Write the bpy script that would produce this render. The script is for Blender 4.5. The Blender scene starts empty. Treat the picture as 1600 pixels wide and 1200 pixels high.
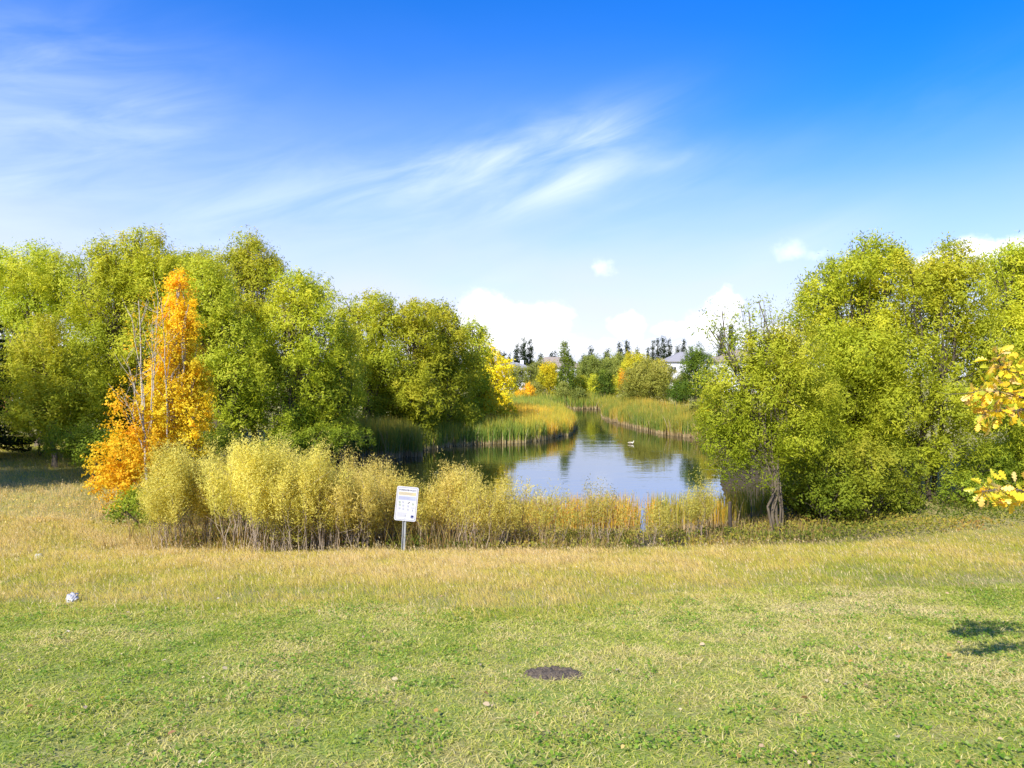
import bpy, bmesh, math, random
import numpy as np
from math import radians, sin, cos, pi, atan2, sqrt
from mathutils import Vector, Euler, Matrix

scene = bpy.context.scene
COL = scene.collection

# ------------------------------------------------------------------ camera
H = 5.2                 # eye height above the pond water (z = 0)
F = 1067.0              # focal length in photo pixels (1600 wide)
HOR = 590.0             # photo row of the horizon
cam_d = bpy.data.cameras.new("camera")
cam = bpy.data.objects.new("camera", cam_d)
COL.objects.link(cam)
cam.location = (0, 0, H)
cam.rotation_euler = (radians(90) - math.atan((600 - HOR) / F), 0, 0)
cam_d.sensor_width = 36
cam_d.lens = 36 * F / 1600
cam_d.clip_start = 0.05
cam_d.clip_end = 6000
scene.camera = cam

# ------------------------------------------------------------------ sun
SUN_EL = radians(39)
SUN_AZ = radians(211)    # clockwise from +Y (north, the view): left and behind
sx, sy, sz = sin(SUN_AZ) * cos(SUN_EL), cos(SUN_AZ) * cos(SUN_EL), sin(SUN_EL)
sun_d = bpy.data.lights.new("sun", 'SUN')
sun_d.energy = 2.6
sun_d.angle = radians(0.5)
sun_d.color = (1.0, 0.94, 0.84)
sun = bpy.data.objects.new("sun", sun_d)
COL.objects.link(sun)
sun.rotation_euler = Vector((sx, sy, sz)).to_track_quat('Z', 'Y').to_euler()
sun.location = (-30, -30, 40)

# ------------------------------------------------------------------ world
world = bpy.data.worlds.new("World")
scene.world = world
world.use_nodes = True
wt = world.node_tree
wn, wl = wt.nodes, wt.links
for n in list(wn):
    wn.remove(n)


class NB:
    """tiny helper to write node maths"""
    def __init__(self, tree):
        self.t = tree

    def new(self, typ, **kw):
        n = self.t.nodes.new(typ)
        for k, v in kw.items():
            setattr(n, k, v)
        return n

    def put(self, sock, v):
        if hasattr(v, 'is_output'):
            self.t.links.new(v, sock)
        else:
            sock.default_value = v

    def m(self, op, a, b=0.0, c=0.0, clamp=False):
        n = self.new('ShaderNodeMath', operation=op)
        n.use_clamp = clamp
        self.put(n.inputs[0], a)
        self.put(n.inputs[1], b)
        self.put(n.inputs[2], c)
        return n.outputs[0]

    def smooth(self, v, a, b, lo=0.0, hi=1.0):
        n = self.new('ShaderNodeMapRange', interpolation_type='SMOOTHSTEP')
        self.put(n.inputs['Value'], v)
        n.inputs['From Min'].default_value = a
        n.inputs['From Max'].default_value = b
        n.inputs['To Min'].default_value = lo
        n.inputs['To Max'].default_value = hi
        return n.outputs[0]

    def noise(self, vec, scale, detail=4, rough=0.5, dist=0.0, out=0):
        n = self.new('ShaderNodeTexNoise')
        self.put(n.inputs['Vector'], vec)
        n.inputs['Scale'].default_value = scale
        n.inputs['Detail'].default_value = detail
        n.inputs['Roughness'].default_value = rough
        n.inputs['Distortion'].default_value = dist
        return n.outputs[out]

    def mix(self, f, a, b):
        n = self.new('ShaderNodeMix', data_type='RGBA')
        self.put(n.inputs[0], f)
        self.put(n.inputs[6], a)
        self.put(n.inputs[7], b)
        return n.outputs[2]

    def xyz(self, x, y, z):
        n = self.new('ShaderNodeCombineXYZ')
        self.put(n.inputs[0], x)
        self.put(n.inputs[1], y)
        self.put(n.inputs[2], z)
        return n.outputs[0]

    def sep(self, v):
        n = self.new('ShaderNodeSeparateXYZ')
        self.put(n.inputs[0], v)
        return n.outputs


B = NB(wt)
sky = B.new('ShaderNodeTexSky')
sky.sky_type = 'NISHITA'
sky.sun_disc = False
sky.sun_elevation = SUN_EL
sky.sun_rotation = SUN_AZ
sky.altitude = 700
sky.air_density = 1.0
sky.dust_density = 0.6
sky.ozone_density = 2.2
hs = B.new('ShaderNodeHueSaturation')
hs.inputs['Saturation'].default_value = 1.52
hs.inputs['Hue'].default_value = 0.505
hs.inputs['Value'].default_value = 1.0
wl.new(sky.outputs[0], hs.inputs['Color'])
tc = B.new('ShaderNodeTexCoord')
dvec = tc.outputs['Generated']
X, Y, Z = B.sep(dvec)
tintn = B.new('ShaderNodeMix', data_type='RGBA', blend_type='MULTIPLY')
tintn.inputs[0].default_value = 1
tintn.inputs[7].default_value = (.51, .49, .65, 1)
wl.new(hs.outputs[0], tintn.inputs[6])
az = B.m('ARCTAN2', X, Y)
el = B.m('ARCSINE', Z)


def azel(px, py):
    dx, dz = (px - 800) / F, (HOR - py) / F
    return math.atan(dx), math.atan(dz / sqrt(1 + dx * dx))


# cumulus: clusters of puffs low in the sky, edges broken up by noise
P2 = B.xyz(az, el, 0.0)
nz = B.new('ShaderNodeTexNoise')
nz.inputs['Scale'].default_value = 26
nz.inputs['Detail'].default_value = 6
nz.inputs['Roughness'].default_value = 0.6
wl.new(P2, nz.inputs['Vector'])
ns = B.sep(nz.outputs['Color'])
azw = B.m('ADD', az, B.m('MULTIPLY', B.m('SUBTRACT', ns[0], 0.5), 0.055))
elw = B.m('ADD', el, B.m('MULTIPLY', B.m('SUBTRACT', ns[1], 0.5), 0.04))
puffs = [  # photo px, py, rx, ry, strength
    (755, 492, 46, 36, 1.0), (725, 520, 45, 26, .9), (815, 508, 70, 32, 1.0), (855, 500, 36, 30, .95), (790, 540, 130, 24, .8),
    (945, 420, 26, 24, .44), (980, 508, 26, 22, .9), (1050, 512, 32, 16, .65), (1135, 478, 24, 26, .9), (1120, 510, 50, 30, .8),
    (1230, 390, 36, 22, .40), (1270, 396, 60, 12, .35), (1510, 402, 34, 26, .95), (1455, 424, 44, 22, .85), (1585, 405, 36, 24, .95),
    (1640, 420, 60, 30, .9), (620, 545, 120, 22, .6), (1000, 545, 240, 18, .5), (-160, 470, 130, 40, .8), (1900, 470, 160, 50, .9),
    (1250, 530, 160, 26, .6), (200, 540, 300, 24, .5)]
acc = None
for px, py, rx, ry, s in puffs:
    a0, e0 = azel(px, py)
    ra, re = rx / F / 0.95, ry / F / 0.95
    u = B.m('DIVIDE', B.m('SUBTRACT', azw, a0), ra)
    v = B.m('DIVIDE', B.m('SUBTRACT', elw, e0), re)
    r2 = B.m('ADD', B.m('MULTIPLY', u, u), B.m('MULTIPLY', v, v))
    g = B.m('MULTIPLY', B.m('EXPONENT', B.m('MULTIPLY', r2, -0.9)), s)
    acc = g if acc is None else B.m('MAXIMUM', acc, g)
cum = B.smooth(acc, 0.24, 0.68)
# cirrus: streaks drawn out along a tilted axis
ca, sa = cos(radians(17)), sin(radians(17))
u1 = B.m('ADD', B.m('MULTIPLY', az, ca), B.m('MULTIPLY', el, sa))
v1 = B.m('SUBTRACT', B.m('MULTIPLY', el, ca), B.m('MULTIPLY', az, sa))
st = B.noise(B.xyz(B.m('MULTIPLY', u1, 5.0), B.m('MULTIPLY', v1, 22.0), 3.3), 1.0, 7, 0.56, 0.5)
wisps = [(690, 265, 170, 34, 1.2), (860, 225, 140, 30, 1.1), (900, 285, 110, 30, 1.3), (780, 310, 200, 34, .8), (950, 215, 60, 20, .7),
         (1050, 255, 55, 12, .55), (30, 290, 150, 70, .9), (30, 130, 150, 70, .7), (230, 190, 130, 70, .5), (400, 320, 200, 60, .7),
         (760, 430, 60, 40, .5), (1020, 320, 200, 40, .35), (1250, 385, 120, 30, .5), (300, 400, 200, 40, .4), (1500, 150, 160, 40, .12)]
acc2 = None
for px, py, rx, ry, s in wisps:
    a0, e0 = azel(px, py)
    uu, vv = a0 * ca + e0 * sa, e0 * ca - a0 * sa
    u = B.m('DIVIDE', B.m('SUBTRACT', u1, uu), rx / F)
    v = B.m('DIVIDE', B.m('SUBTRACT', v1, vv), ry / F)
    r2 = B.m('ADD', B.m('MULTIPLY', u, u), B.m('MULTIPLY', v, v))
    g = B.m('MULTIPLY', B.m('EXPONENT', B.m('MULTIPLY', r2, -1.0)), s)
    acc2 = g if acc2 is None else B.m('ADD', acc2, g)
# elsewhere in the sky (out of this view) the same kind of thin cloud
cirr = B.m('MULTIPLY', B.m('MULTIPLY', acc2, B.smooth(st, 0.2, 0.85)), 0.6, clamp=True)
# thin veil of cloud thickening to the horizon, thinner to the right
veil_n = B.noise(B.xyz(B.m('MULTIPLY', az, 1.4), B.m('MULTIPLY', el, 4.0), 8.0), 1.6, 5, 0.5, 0.4)
veil = B.m('EXPONENT', B.m('MULTIPLY', B.m('POWER', B.m('DIVIDE', B.m('MAXIMUM', el, 0.0), 0.285), 2.2), -1.0))
veil = B.m('MULTIPLY', B.m('MULTIPLY', veil, B.smooth(veil_n, 0.15, 0.75, 0.72, 1.08)), B.smooth(az, -0.5, 0.7, 1.1, 0.9), clamp=True)
veil = B.m('MULTIPLY', veil, B.m('SUBTRACT', 1.0, B.m('MULTIPLY', B.m('MULTIPLY', B.smooth(az, 0.0, 0.55), B.smooth(el, 0.2, 0.37)), 0.75)))
c1 = B.mix(veil, tintn.outputs[2], (1.82, 1.99, 2.6, 1))
low = B.m('MULTIPLY', B.m('EXPONENT', B.m('MULTIPLY', B.m('POWER', B.m('DIVIDE', B.m('MAXIMUM', el, 0.0), 0.11), 2.0), -1.0)), 0.7)
c1 = B.mix(low, c1, (2.2, 2.3, 2.6, 1))
c2 = B.mix(cirr, c1, (2.0, 2.35, 3.1, 1))
shade_n = B.noise(P2, 14, 5, 0.6)
ccol = B.mix(B.smooth(shade_n, 0.3, 0.62), (2.55, 2.7, 3.15, 1), (3.9, 3.9, 3.95, 1))
c3 = B.mix(B.m('MULTIPLY', cum, 0.95), c2, ccol)
bg = B.new('ShaderNodeBackground')
bg.inputs['Strength'].default_value = 0.135
wl.new(c3, bg.inputs['Color'])
wo = B.new('ShaderNodeOutputWorld')
wl.new(bg.outputs[0], wo.inputs[0])

# ------------------------------------------------------------------ view
scene.view_settings.view_transform = 'Standard'
scene.view_settings.look = 'None'
scene.view_settings.gamma = 1
scene.view_settings.exposure = 1.75
cy = scene.cycles
cy.max_bounces = 6
cy.diffuse_bounces = 3
cy.glossy_bounces = 2
cy.transmission_bounces = 4
cy.transparent_max_bounces = 4
cy.caustics_reflective = False
cy.caustics_refractive = False


# ================================================================== helpers
def at(px, py, d):
    """world point seen at photo pixel px, py at distance d along the view"""
    return np.array([(px - 800) / F * d, d, H - (py - HOR) / F * d])


_perm = np.random.RandomState(7).rand(256, 256)


def vnoise(x, y, s=1.0, o=0):
    x = np.asarray(x, float) / s + 37.7 * o + 500
    y = np.asarray(y, float) / s + 91.3 * o + 500
    xi, yi = np.floor(x).astype(int), np.floor(y).astype(int)
    fx, fy = x - xi, y - yi
    fx, fy = fx * fx * (3 - 2 * fx), fy * fy * (3 - 2 * fy)
    a = _perm[xi & 255, yi & 255]
    b = _perm[(xi + 1) & 255, yi & 255]
    c = _perm[xi & 255, (yi + 1) & 255]
    d = _perm[(xi + 1) & 255, (yi + 1) & 255]
    return (a * (1 - fx) + b * fx) * (1 - fy) + (c * (1 - fx) + d * fx) * fy


def fbm(x, y, s=1.0, o=0, k=3):
    v, w, t = 0, 1.0, 0
    for i in range(k):
        v = v + w * vnoise(x, y, s / 2 ** i, o + i)
        t += w
        w *= .5
    return v / t


def tag(o, label=None, cat=None, group=None, kind=None):
    if label: o['label'] = label
    if cat: o['category'] = cat
    if group: o['group'] = group
    if kind: o['kind'] = kind
    return o


def empty(name, loc, label, cat, group=None):
    o = bpy.data.objects.new(name, None)
    COL.objects.link(o)
    o.location = loc
    o.empty_display_size = .3
    return tag(o, label, cat, group)


def link_mesh(name, me, mat, parent=None):
    o = bpy.data.objects.new(name, me)
    if mat: me.materials.append(mat)
    COL.objects.link(o)
    if parent: o.parent = parent
    return o


def poly_mesh(name, V, n, cols=None, nrm=None):
    """mesh of len(V)/n separate n-gons; cols one colour per face"""
    V = np.asarray(V, np.float32).reshape(-1, 3)
    nf = len(V) // n
    me = bpy.data.meshes.new(name)
    me.vertices.add(len(V))
    me.vertices.foreach_set('co', V.ravel())
    me.loops.add(nf * n)
    me.loops.foreach_set('vertex_index', np.arange(nf * n, dtype=np.int32))
    me.polygons.add(nf)
    me.polygons.foreach_set('loop_start', np.arange(0, nf * n, n, dtype=np.int32))
    me.polygons.foreach_set('loop_total', np.full(nf, n, np.int32))
    if cols is not None:
        a = me.attributes.new('tint', 'FLOAT_COLOR', 'FACE')
        c = np.ones((nf, 4), np.float32)
        c[:, :3] = cols
        a.data.foreach_set('color', c.ravel())
    if nrm is not None:
        a = me.attributes.new('leaf_facing', 'FLOAT_VECTOR', 'FACE')
        a.data.foreach_set('vector', nrm.astype(np.float32).ravel())
    me.update()
    return me


def idx_mesh(name, V, faces, cols=None, smooth=False):
    V = np.asarray(V, np.float32).reshape(-1, 3)
    faces = np.asarray(faces, np.int32)
    nf, n = faces.shape
    me = bpy.data.meshes.new(name)
    me.vertices.add(len(V))
    me.vertices.foreach_set('co', V.ravel())
    me.loops.add(nf * n)
    me.loops.foreach_set('vertex_index', faces.ravel())
    me.polygons.add(nf)
    me.polygons.foreach_set('loop_start', np.arange(0, nf * n, n, dtype=np.int32))
    me.polygons.foreach_set('loop_total', np.full(nf, n, np.int32))
    if smooth:
        me.polygons.foreach_set('use_smooth', np.ones(nf, bool))
    if cols is not None:
        a = me.attributes.new('tint', 'FLOAT_COLOR', 'FACE')
        c = np.ones((nf, 4), np.float32)
        c[:, :3] = cols
        a.data.foreach_set('color', c.ravel())
    me.update(calc_edges=True)
    return me


def tubes(name, paths, sides=6, smooth=True):
    """paths: list of (points (k,3), radii (k,)) joined in one mesh"""
    V, Fc, off = [], [], 0
    ang = np.linspace(0, 2 * pi, sides, endpoint=False)
    for P, R in paths:
        P = np.asarray(P, float)
        R = np.asarray(R, float)
        T = np.gradient(P, axis=0)
        T /= np.linalg.norm(T, axis=1)[:, None] + 1e-9
        up = np.array([0.31, 0.95, 0.05])
        A = np.cross(T, up)
        A /= np.linalg.norm(A, axis=1)[:, None] + 1e-9
        Bn = np.cross(T, A)
        ring = P[:, None, :] + R[:, None, None] * (A[:, None, :] * np.cos(ang)[None, :, None] + Bn[:, None, :] * np.sin(ang)[None, :, None])
        V.append(ring.reshape(-1, 3))
        k = len(P)
        i = np.arange(k - 1)[:, None] * sides
        j = np.arange(sides)[None, :]
        j2 = (j + 1) % sides
        Fc.append(np.stack([i + j, i + j2, i + sides + j2, i + sides + j], -1).reshape(-1, 4) + off)
        off += k * sides
    return idx_mesh(name, np.concatenate(V), np.concatenate(Fc), smooth=smooth)


def unit(v):
    return v / (np.linalg.norm(v, axis=-1, keepdims=True) + 1e-9)


def ramp(pal, t):
    pal = np.array(pal)
    t = np.clip(t, 0, .9999) * (len(pal) - 1)
    i = t.astype(int)
    f = (t - i)[:, None]
    return pal[i] * (1 - f) + pal[i + 1] * f


# ------------------------------------------------------------------ materials
MATS = {}


def leaf_mat(name='leaves', trans=0.47, rough=0.6, spec=0.12, puff=False):
    if name in MATS: return MATS[name]
    m = bpy.data.materials.new(name)
    m.use_nodes = True
    b = NB(m.node_tree)
    for n in list(m.node_tree.nodes): m.node_tree.nodes.remove(n)
    at_ = b.new('ShaderNodeAttribute', attribute_name='tint')
    oi = b.new('ShaderNodeObjectInfo')
    hsv = b.new('ShaderNodeHueSaturation')
    b.put(hsv.inputs['Color'], at_.outputs['Color'])
    b.put(hsv.inputs['Hue'], b.smooth(oi.outputs['Random'], 0, 1, .492, .508))
    b.put(hsv.inputs['Value'], b.smooth(oi.outputs['Random'], 0, 1, .92, 1.1))
    p = b.new('ShaderNodeBsdfPrincipled')
    p.inputs['Roughness'].default_value = rough
    p.inputs['Specular IOR Level'].default_value = spec
    b.put(p.inputs['Base Color'], hsv.outputs[0])
    tr = b.new('ShaderNodeBsdfTranslucent')
    g = b.new('ShaderNodeMix', data_type='RGBA', blend_type='MULTIPLY')
    g.inputs[0].default_value = 1
    b.put(g.inputs[6], hsv.outputs[0])
    g.inputs[7].default_value = (1.25, 1.2, .6, 1)
    b.put(tr.inputs['Color'], g.outputs[2])
    if puff:
        pn = b.new('ShaderNodeAttribute', attribute_name='leaf_facing')
        b.put(p.inputs['Normal'], pn.outputs['Vector'])
        b.put(tr.inputs['Normal'], pn.outputs['Vector'])
    mx = b.new('ShaderNodeMixShader')
    mx.inputs[0].default_value = trans
    b.put(mx.inputs[1], p.outputs[0])
    b.put(mx.inputs[2], tr.outputs[0])
    o = b.new('ShaderNodeOutputMaterial')
    b.put(o.inputs[0], mx.outputs[0])
    MATS[name] = m
    return m


def plain_mat(name, c1, c2=None, scale=8, rough=0.8, metallic=0.0, stretch=(1, 1, 1), bump=0.0, spec=0.3, detail=5):
    if name in MATS: return MATS[name]
    m = bpy.data.materials.new(name)
    m.use_nodes = True
    b = NB(m.node_tree)
    p = m.node_tree.nodes['Principled BSDF']
    p.inputs['Roughness'].default_value = rough
    p.inputs['Metallic'].default_value = metallic
    p.inputs['Specular IOR Level'].default_value = spec
    c2 = c2 or tuple(c * .8 for c in c1)
    t = b.new('ShaderNodeTexCoord')
    mp = b.new('ShaderNodeMapping')
    mp.inputs['Scale'].default_value = stretch
    b.put(mp.inputs[0], t.outputs['Object'])
    nn = b.noise(mp.outputs[0], scale, detail, .6)
    b.put(p.inputs['Base Color'], b.mix(b.smooth(nn, .3, .7), (*c1, 1), (*c2, 1)))
    if bump:
        bp = b.new('ShaderNodeBump')
        bp.inputs['Strength'].default_value = bump
        bp.inputs['Distance'].default_value = .02
        b.put(bp.inputs['Height'], nn)
        b.put(p.inputs['Normal'], bp.outputs[0])
    MATS[name] = m
    return m


LEAF = leaf_mat('leaves')
CROWN = LEAF
BARK = plain_mat('grey_brown_bark', (.075, .06, .04), (.16, .13, .09), 9, .9, stretch=(1, 1, .2), bump=.6)
BARK_DARK = plain_mat('dark_bark', (.035, .028, .02), (.09, .07, .05), 9, .9, stretch=(1, 1, .2), bump=.6)
BARK_PALE = plain_mat('pale_bark', (.50, .45, .36), (.30, .25, .19), 5, .8, stretch=(1, 1, 3), bump=.3)
STEM = plain_mat('stem_bark', (.42, .34, .25), (.24, .18, .12), 7, .85, stretch=(1, 1, .3))

# ================================================================== terrain
POND = np.array([(-9, 25), (-12.5, 30), (-12.5, 36), (-11.8, 41.5), (-8.6, 43.7), (-6.2, 45.2), (-7.2, 48.5), (-5.2, 51.3), (-2.5, 53.2), (0, 54.3), (2.6, 56.4), (4.9, 61.5),
                 (6.2, 69), (6.3, 78), (6.5, 88), (6.0, 98), (4.5, 108), (7.5, 113.5), (14.5, 113), (15.5, 107), (13.4, 100), (12.0, 88), (11.9, 79), (12.6, 73), (13.3, 67.6),
                 (14.4, 61.6), (16, 57.8), (15.2, 50), (13.0, 42), (10.4, 34), (8.9, 28), (8.0, 24.6), (6.2, 22.9), (3, 22.3), (-2, 22.4), (-5.5, 23.2)])


def pond_sd(x, y):
    """signed distance to the shore, positive on land"""
    x = np.asarray(x, float)
    y = np.asarray(y, float)
    sh = x.shape
    x, y = x.ravel(), y.ravel()
    d = np.full(len(x), 1e9)
    inside = np.zeros(len(x), bool)
    n = len(POND)
    for i in range(n):
        ax, ay = POND[i]
        bx, by = POND[(i + 1) % n]
        ex, ey = bx - ax, by - ay
        t = np.clip(((x - ax) * ex + (y - ay) * ey) / (ex * ex + ey * ey), 0, 1)
        d = np.minimum(d, np.hypot(x - ax - t * ex, y - ay - t * ey))
        c = ((ay > y) != (by > y)) & (x < (bx - ax) * (y - ay) / (by - ay + 1e-12) + ax)
        inside ^= c
    return np.where(inside, -d, d).reshape(sh)


def ground(x, y):
    x = np.asarray(x, float)
    y = np.asarray(y, float)
    sd = pond_sd(x, y)
    bank = np.where(sd > 0, .04 + .72 * (1 - np.exp(-sd * .30)), np.maximum(sd * .35, -1.3))
    far = np.clip((y - 110) / 120, 0, 1) * 2.2
    bank = bank + np.where(sd > 6, far, far * np.clip(sd / 6, 0, 1))
    bank = bank + np.clip((np.abs(x) - 9) / 20, 0, 1) * .7 * np.clip(sd / 6, 0, 1)
    side = .018 * np.clip(x - 3, 0, 30) - .004 * np.clip(-x, 0, 30)
    hill = 3.5 - .160 * y + side
    hill = np.where(y < -4, 4.14 + side, hill)
    k = .07
    z = np.maximum(bank, hill) + k * np.exp(-np.abs(bank - hill) / .35)
    hillw = np.clip((hill - bank) / .5, 0, 1)
    z = z + hillw * ((fbm(x, y, 4.5, 3, 2) - .5) * .16 + (vnoise(x, y, .9, 5) - .5) * .035)
    return z


def gz(x, y):
    return float(ground(np.array([x]), np.array([y]))[0])


def axis(a, b, fine, lo, hi, growth=1.12):
    v = list(np.arange(lo, hi, fine))
    s, p = fine, lo
    left = []
    while p > a:
        s *= growth
        p -= s
        left.append(p)
    s, p = fine, v[-1]
    right = []
    while p < b:
        s *= growth
        p += s
        right.append(p)
    return np.array(left[::-1] + v + right)


gx = axis(-2500, 2500, .35, -22, 22)
gy = axis(-200, 3500, .35, 1, 60)
GX, GY = np.meshgrid(gx, gy)
GZ = ground(GX, GY)
nx, ny = len(gx), len(gy)
ii = (np.arange(ny - 1)[:, None] * nx + np.arange(nx - 1)[None, :]).ravel()
gf = np.stack([ii, ii + 1, ii + nx + 1, ii + nx], -1)
gme = idx_mesh('ground', np.stack([GX, GY, GZ], -1), gf, smooth=True)


def ground_mat():
    m = bpy.data.materials.new('grassy_soil')
    m.use_nodes = True
    b = NB(m.node_tree)
    p = m.node_tree.nodes['Principled BSDF']
    p.inputs['Roughness'].default_value = .95
    p.inputs['Specular IOR Level'].default_value = .1
    g = b.new('ShaderNodeNewGeometry')
    pos = g.outputs['Position']
    x, y, z = b.sep(pos)
    big = b.noise(pos, .5, 4, .55)
    med = b.noise(pos, 2.2, 5, .6)
    fine = b.noise(pos, 30, 4, .7)
    straw = b.mix(b.smooth(fine, .3, .7), (.26, .21, .08, 1), (.40, .33, .14, 1))
    green = b.mix(b.smooth(fine, .3, .7), (.15, .21, .03, 1), (.30, .36, .08, 1))
    lawn = b.mix(b.smooth(med, .38, .66), green, b.mix(.35, straw, green))
    tallmix = b.smooth(b.m('ADD', y, b.m('MULTIPLY', big, 2.4)), 9.6, 11.6)
    c = b.mix(tallmix, lawn, b.mix(b.smooth(med, .3, .7), straw, b.mix(.5, straw, green)))
    soil = b.mix(b.smooth(fine, .3, .7), (.045, .035, .018, 1), (.09, .07, .035, 1))
    c = b.mix(b.smooth(z, 1.0, .35), c, soil)
    b.put(p.inputs['Base Color'], c)
    bp = b.new('ShaderNodeBump')
    bp.inputs['Strength'].default_value = .7
    bp.inputs['Distance'].default_value = .03
    b.put(bp.inputs['Height'], fine)
    b.put(p.inputs['Normal'], bp.outputs[0])
    return m


go = link_mesh('ground', gme, ground_mat())
tag(go, 'grassy slope and shore land running down to the pond', 'ground', kind='structure')

# water
wv = np.array([(-14, 21, 0), (20, 21, 0), (20, 116, 0), (-14, 116, 0)], float)
wme = idx_mesh('pond_water', wv, [[0, 1, 2, 3]])
wm = bpy.data.materials.new('pond_water')
wm.use_nodes = True
b = NB(wm.node_tree)
p = wm.node_tree.nodes['Principled BSDF']
p.inputs['Base Color'].default_value = (.018, .02, .007, 1)
p.inputs['Roughness'].default_value = .015
p.inputs['IOR'].default_value = 8.0
g = b.new('ShaderNodeNewGeometry')
mp = b.new('ShaderNodeMapping')
mp.inputs['Scale'].default_value = (.55, 1.6, 1)
b.put(mp.inputs[0], g.outputs['Position'])
n1 = b.noise(mp.outputs[0], 1.7, 3, .5, .4)
n2 = b.noise(mp.outputs[0], .28, 2, .5)
bp = b.new('ShaderNodeBump')
bp.inputs['Strength'].default_value = .36
bp.inputs['Distance'].default_value = .022
b.put(bp.inputs['Height'], b.m('MULTIPLY', n1, b.smooth(n2, .3, .7, .35, 1.0)))
b.put(p.inputs['Normal'], bp.outputs[0])
wo_ = link_mesh('pond_water', wme, wm)
tag(wo_, 'calm pond water mirroring the sky and the trees', 'pond', kind='structure')

# ================================================================== foliage builders
# colours are leaf albedos
WILLOW = [(.22,.27,.018), (.36,.41,.028), (.48,.51,.038), (.58,.55,.045), (.63,.54,.05)]
WILLOW_G = [(.20,.27,.014), (.34,.41,.024), (.46,.51,.04), (.56,.56,.055), (.62,.58,.07)]
GOLD = [(.54,.44,.03), (.72,.54,.03), (.84,.56,.03), (.86,.48,.03), (.84,.36,.03)]
YELLOW = [(.48,.50,.03), (.70,.64,.03), (.82,.68,.03), (.84,.62,.04)]
ORANGE = [(.66,.44,.03), (.82,.50,.03), (.84,.44,.03)]
OLIVE = [(.15,.19,.04), (.27,.30,.06), (.38,.39,.09)]
DARKG = [(.015, .03, .010), (.03, .05, .016), (.05, .075, .02)]
MIDG = [(.05,.10,.015), (.12,.19,.022), (.24,.31,.03)]
BUSHY = [(.40,.37,.075), (.61,.54,.12), (.75,.64,.16), (.80,.69,.21)]
SHRUBG = [(.09,.14,.014), (.19,.25,.02), (.31,.36,.03), (.42,.42,.04)]


def foliage(lobes, L, W, pal, rng, cov=1.0, k=7, shoot=.6, up=.6, droop=.15, clump=.72, tbias=0.0, hgrad=.25, fold=.35, face_rnd=.32):
    """lobes: (cx,cy,cz, rx,ry,rz, density, tint offset). Leafy shoots gathered in sub-clumps."""
    Vs, Cs, Ns = [], [], []
    zs = np.array([l[2] for l in lobes])
    z0, z1 = zs.min() - 1e-3, zs.max() + 1e-3
    for lb in lobes:
        c = np.array(lb[:3], float)
        R = np.array(lb[3:6], float)
        dens, tb = lb[6], lb[7]
        pp = 1.6
        area = 4 * pi * (((R[0] * R[1]) ** pp + (R[0] * R[2]) ** pp + (R[1] * R[2]) ** pp) / 3) ** (1 / pp)
        nl = area * cov * dens / (L * W * .55)
        n = max(12, int(nl / k))
        # sub-clumps
        m = max(8, int(area / (0.55 * R.mean() ** 2 + .02)))
        u = unit(rng.normal(size=(m, 3)))
        u[:, 2] = np.where(u[:, 2] < -.55, -u[:, 2], u[:, 2])
        sc = c + u * R * rng.uniform(.62, 1.03, (m, 1))
        st_ = rng.uniform(-.18, .18, m)
        sr = R.mean() * rng.uniform(.16, .36, m)
        own = rng.random(n) < clump
        q = rng.integers(0, m, n)
        w = unit(rng.normal(size=(n, 3)))
        pc = sc[q] + w * (sr[q] * rng.random(n) ** .5)[:, None] * np.array([1, 1, 1.35])
        w2 = unit(rng.normal(size=(n, 3)))
        pv = c + w2 * R * (rng.random(n) ** .38)[:, None]
        P = np.where(own[:, None], pc, pv)
        t = np.where(own, st_[q], rng.uniform(-.25, .1, n))
        out = unit((P - c) / R)
        oc = np.where(own[:, None], unit(P - sc[q]), out)
        N0 = unit(out * .75 + oc * .75 + np.array([0, 0, .25]))
        D = unit(out * .55 + np.array([0, 0, up]) + rng.normal(size=(n, 3)) * .38)
        Ls = shoot * rng.uniform(.5, 1.3, n)
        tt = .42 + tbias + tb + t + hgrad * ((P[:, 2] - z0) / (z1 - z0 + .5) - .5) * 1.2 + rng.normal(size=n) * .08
        s = (np.arange(k) + .5) / k
        pos = P[:, None, :] + D[:, None, :] * (Ls[:, None] * s)[:, :, None]
        pos[:, :, 2] -= droop * (Ls[:, None] * s ** 2)
        pos += rng.normal(size=pos.shape) * L * .35
        ax = D[:, None, :] * .7 + rng.normal(size=(n, k, 3)) * .6 + np.array([0, 0, -droop])
        ax = unit(ax - .85 * (ax * N0[:, None, :]).sum(-1, keepdims=True) * N0[:, None, :])
        facing = N0[:, None, :] + rng.normal(size=(n, k, 3)) * face_rnd
        sd_ = unit(np.cross(ax, facing))
        ll = (L * rng.uniform(.65, 1.3, (n, k)))[:, :, None]
        ww = (W * rng.uniform(.7, 1.25, (n, k)))[:, :, None]
        a = pos
        tip = pos + ax * ll
        mid = pos + ax * ll * .45
        nrm = np.cross(ax, sd_)
        b1 = mid + sd_ * ww * .5 + nrm * ww * fold * .3
        b2 = mid - sd_ * ww * .5 + nrm * ww * fold * .3
        V = np.stack([a, b1, tip, b2], 2).reshape(-1, 4, 3)
        tl = (tt[:, None] + rng.normal(size=(n, k)) * .05).ravel()
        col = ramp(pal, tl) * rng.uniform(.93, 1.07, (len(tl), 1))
        Vs.append(V)
        Cs.append(col)
        Ns.append(unit(N0[:, None, :] + rng.normal(size=(n, k, 3)) * .22).reshape(-1, 3))
    return np.concatenate(Vs).reshape(-1, 3), np.concatenate(Cs), np.concatenate(Ns)


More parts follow.
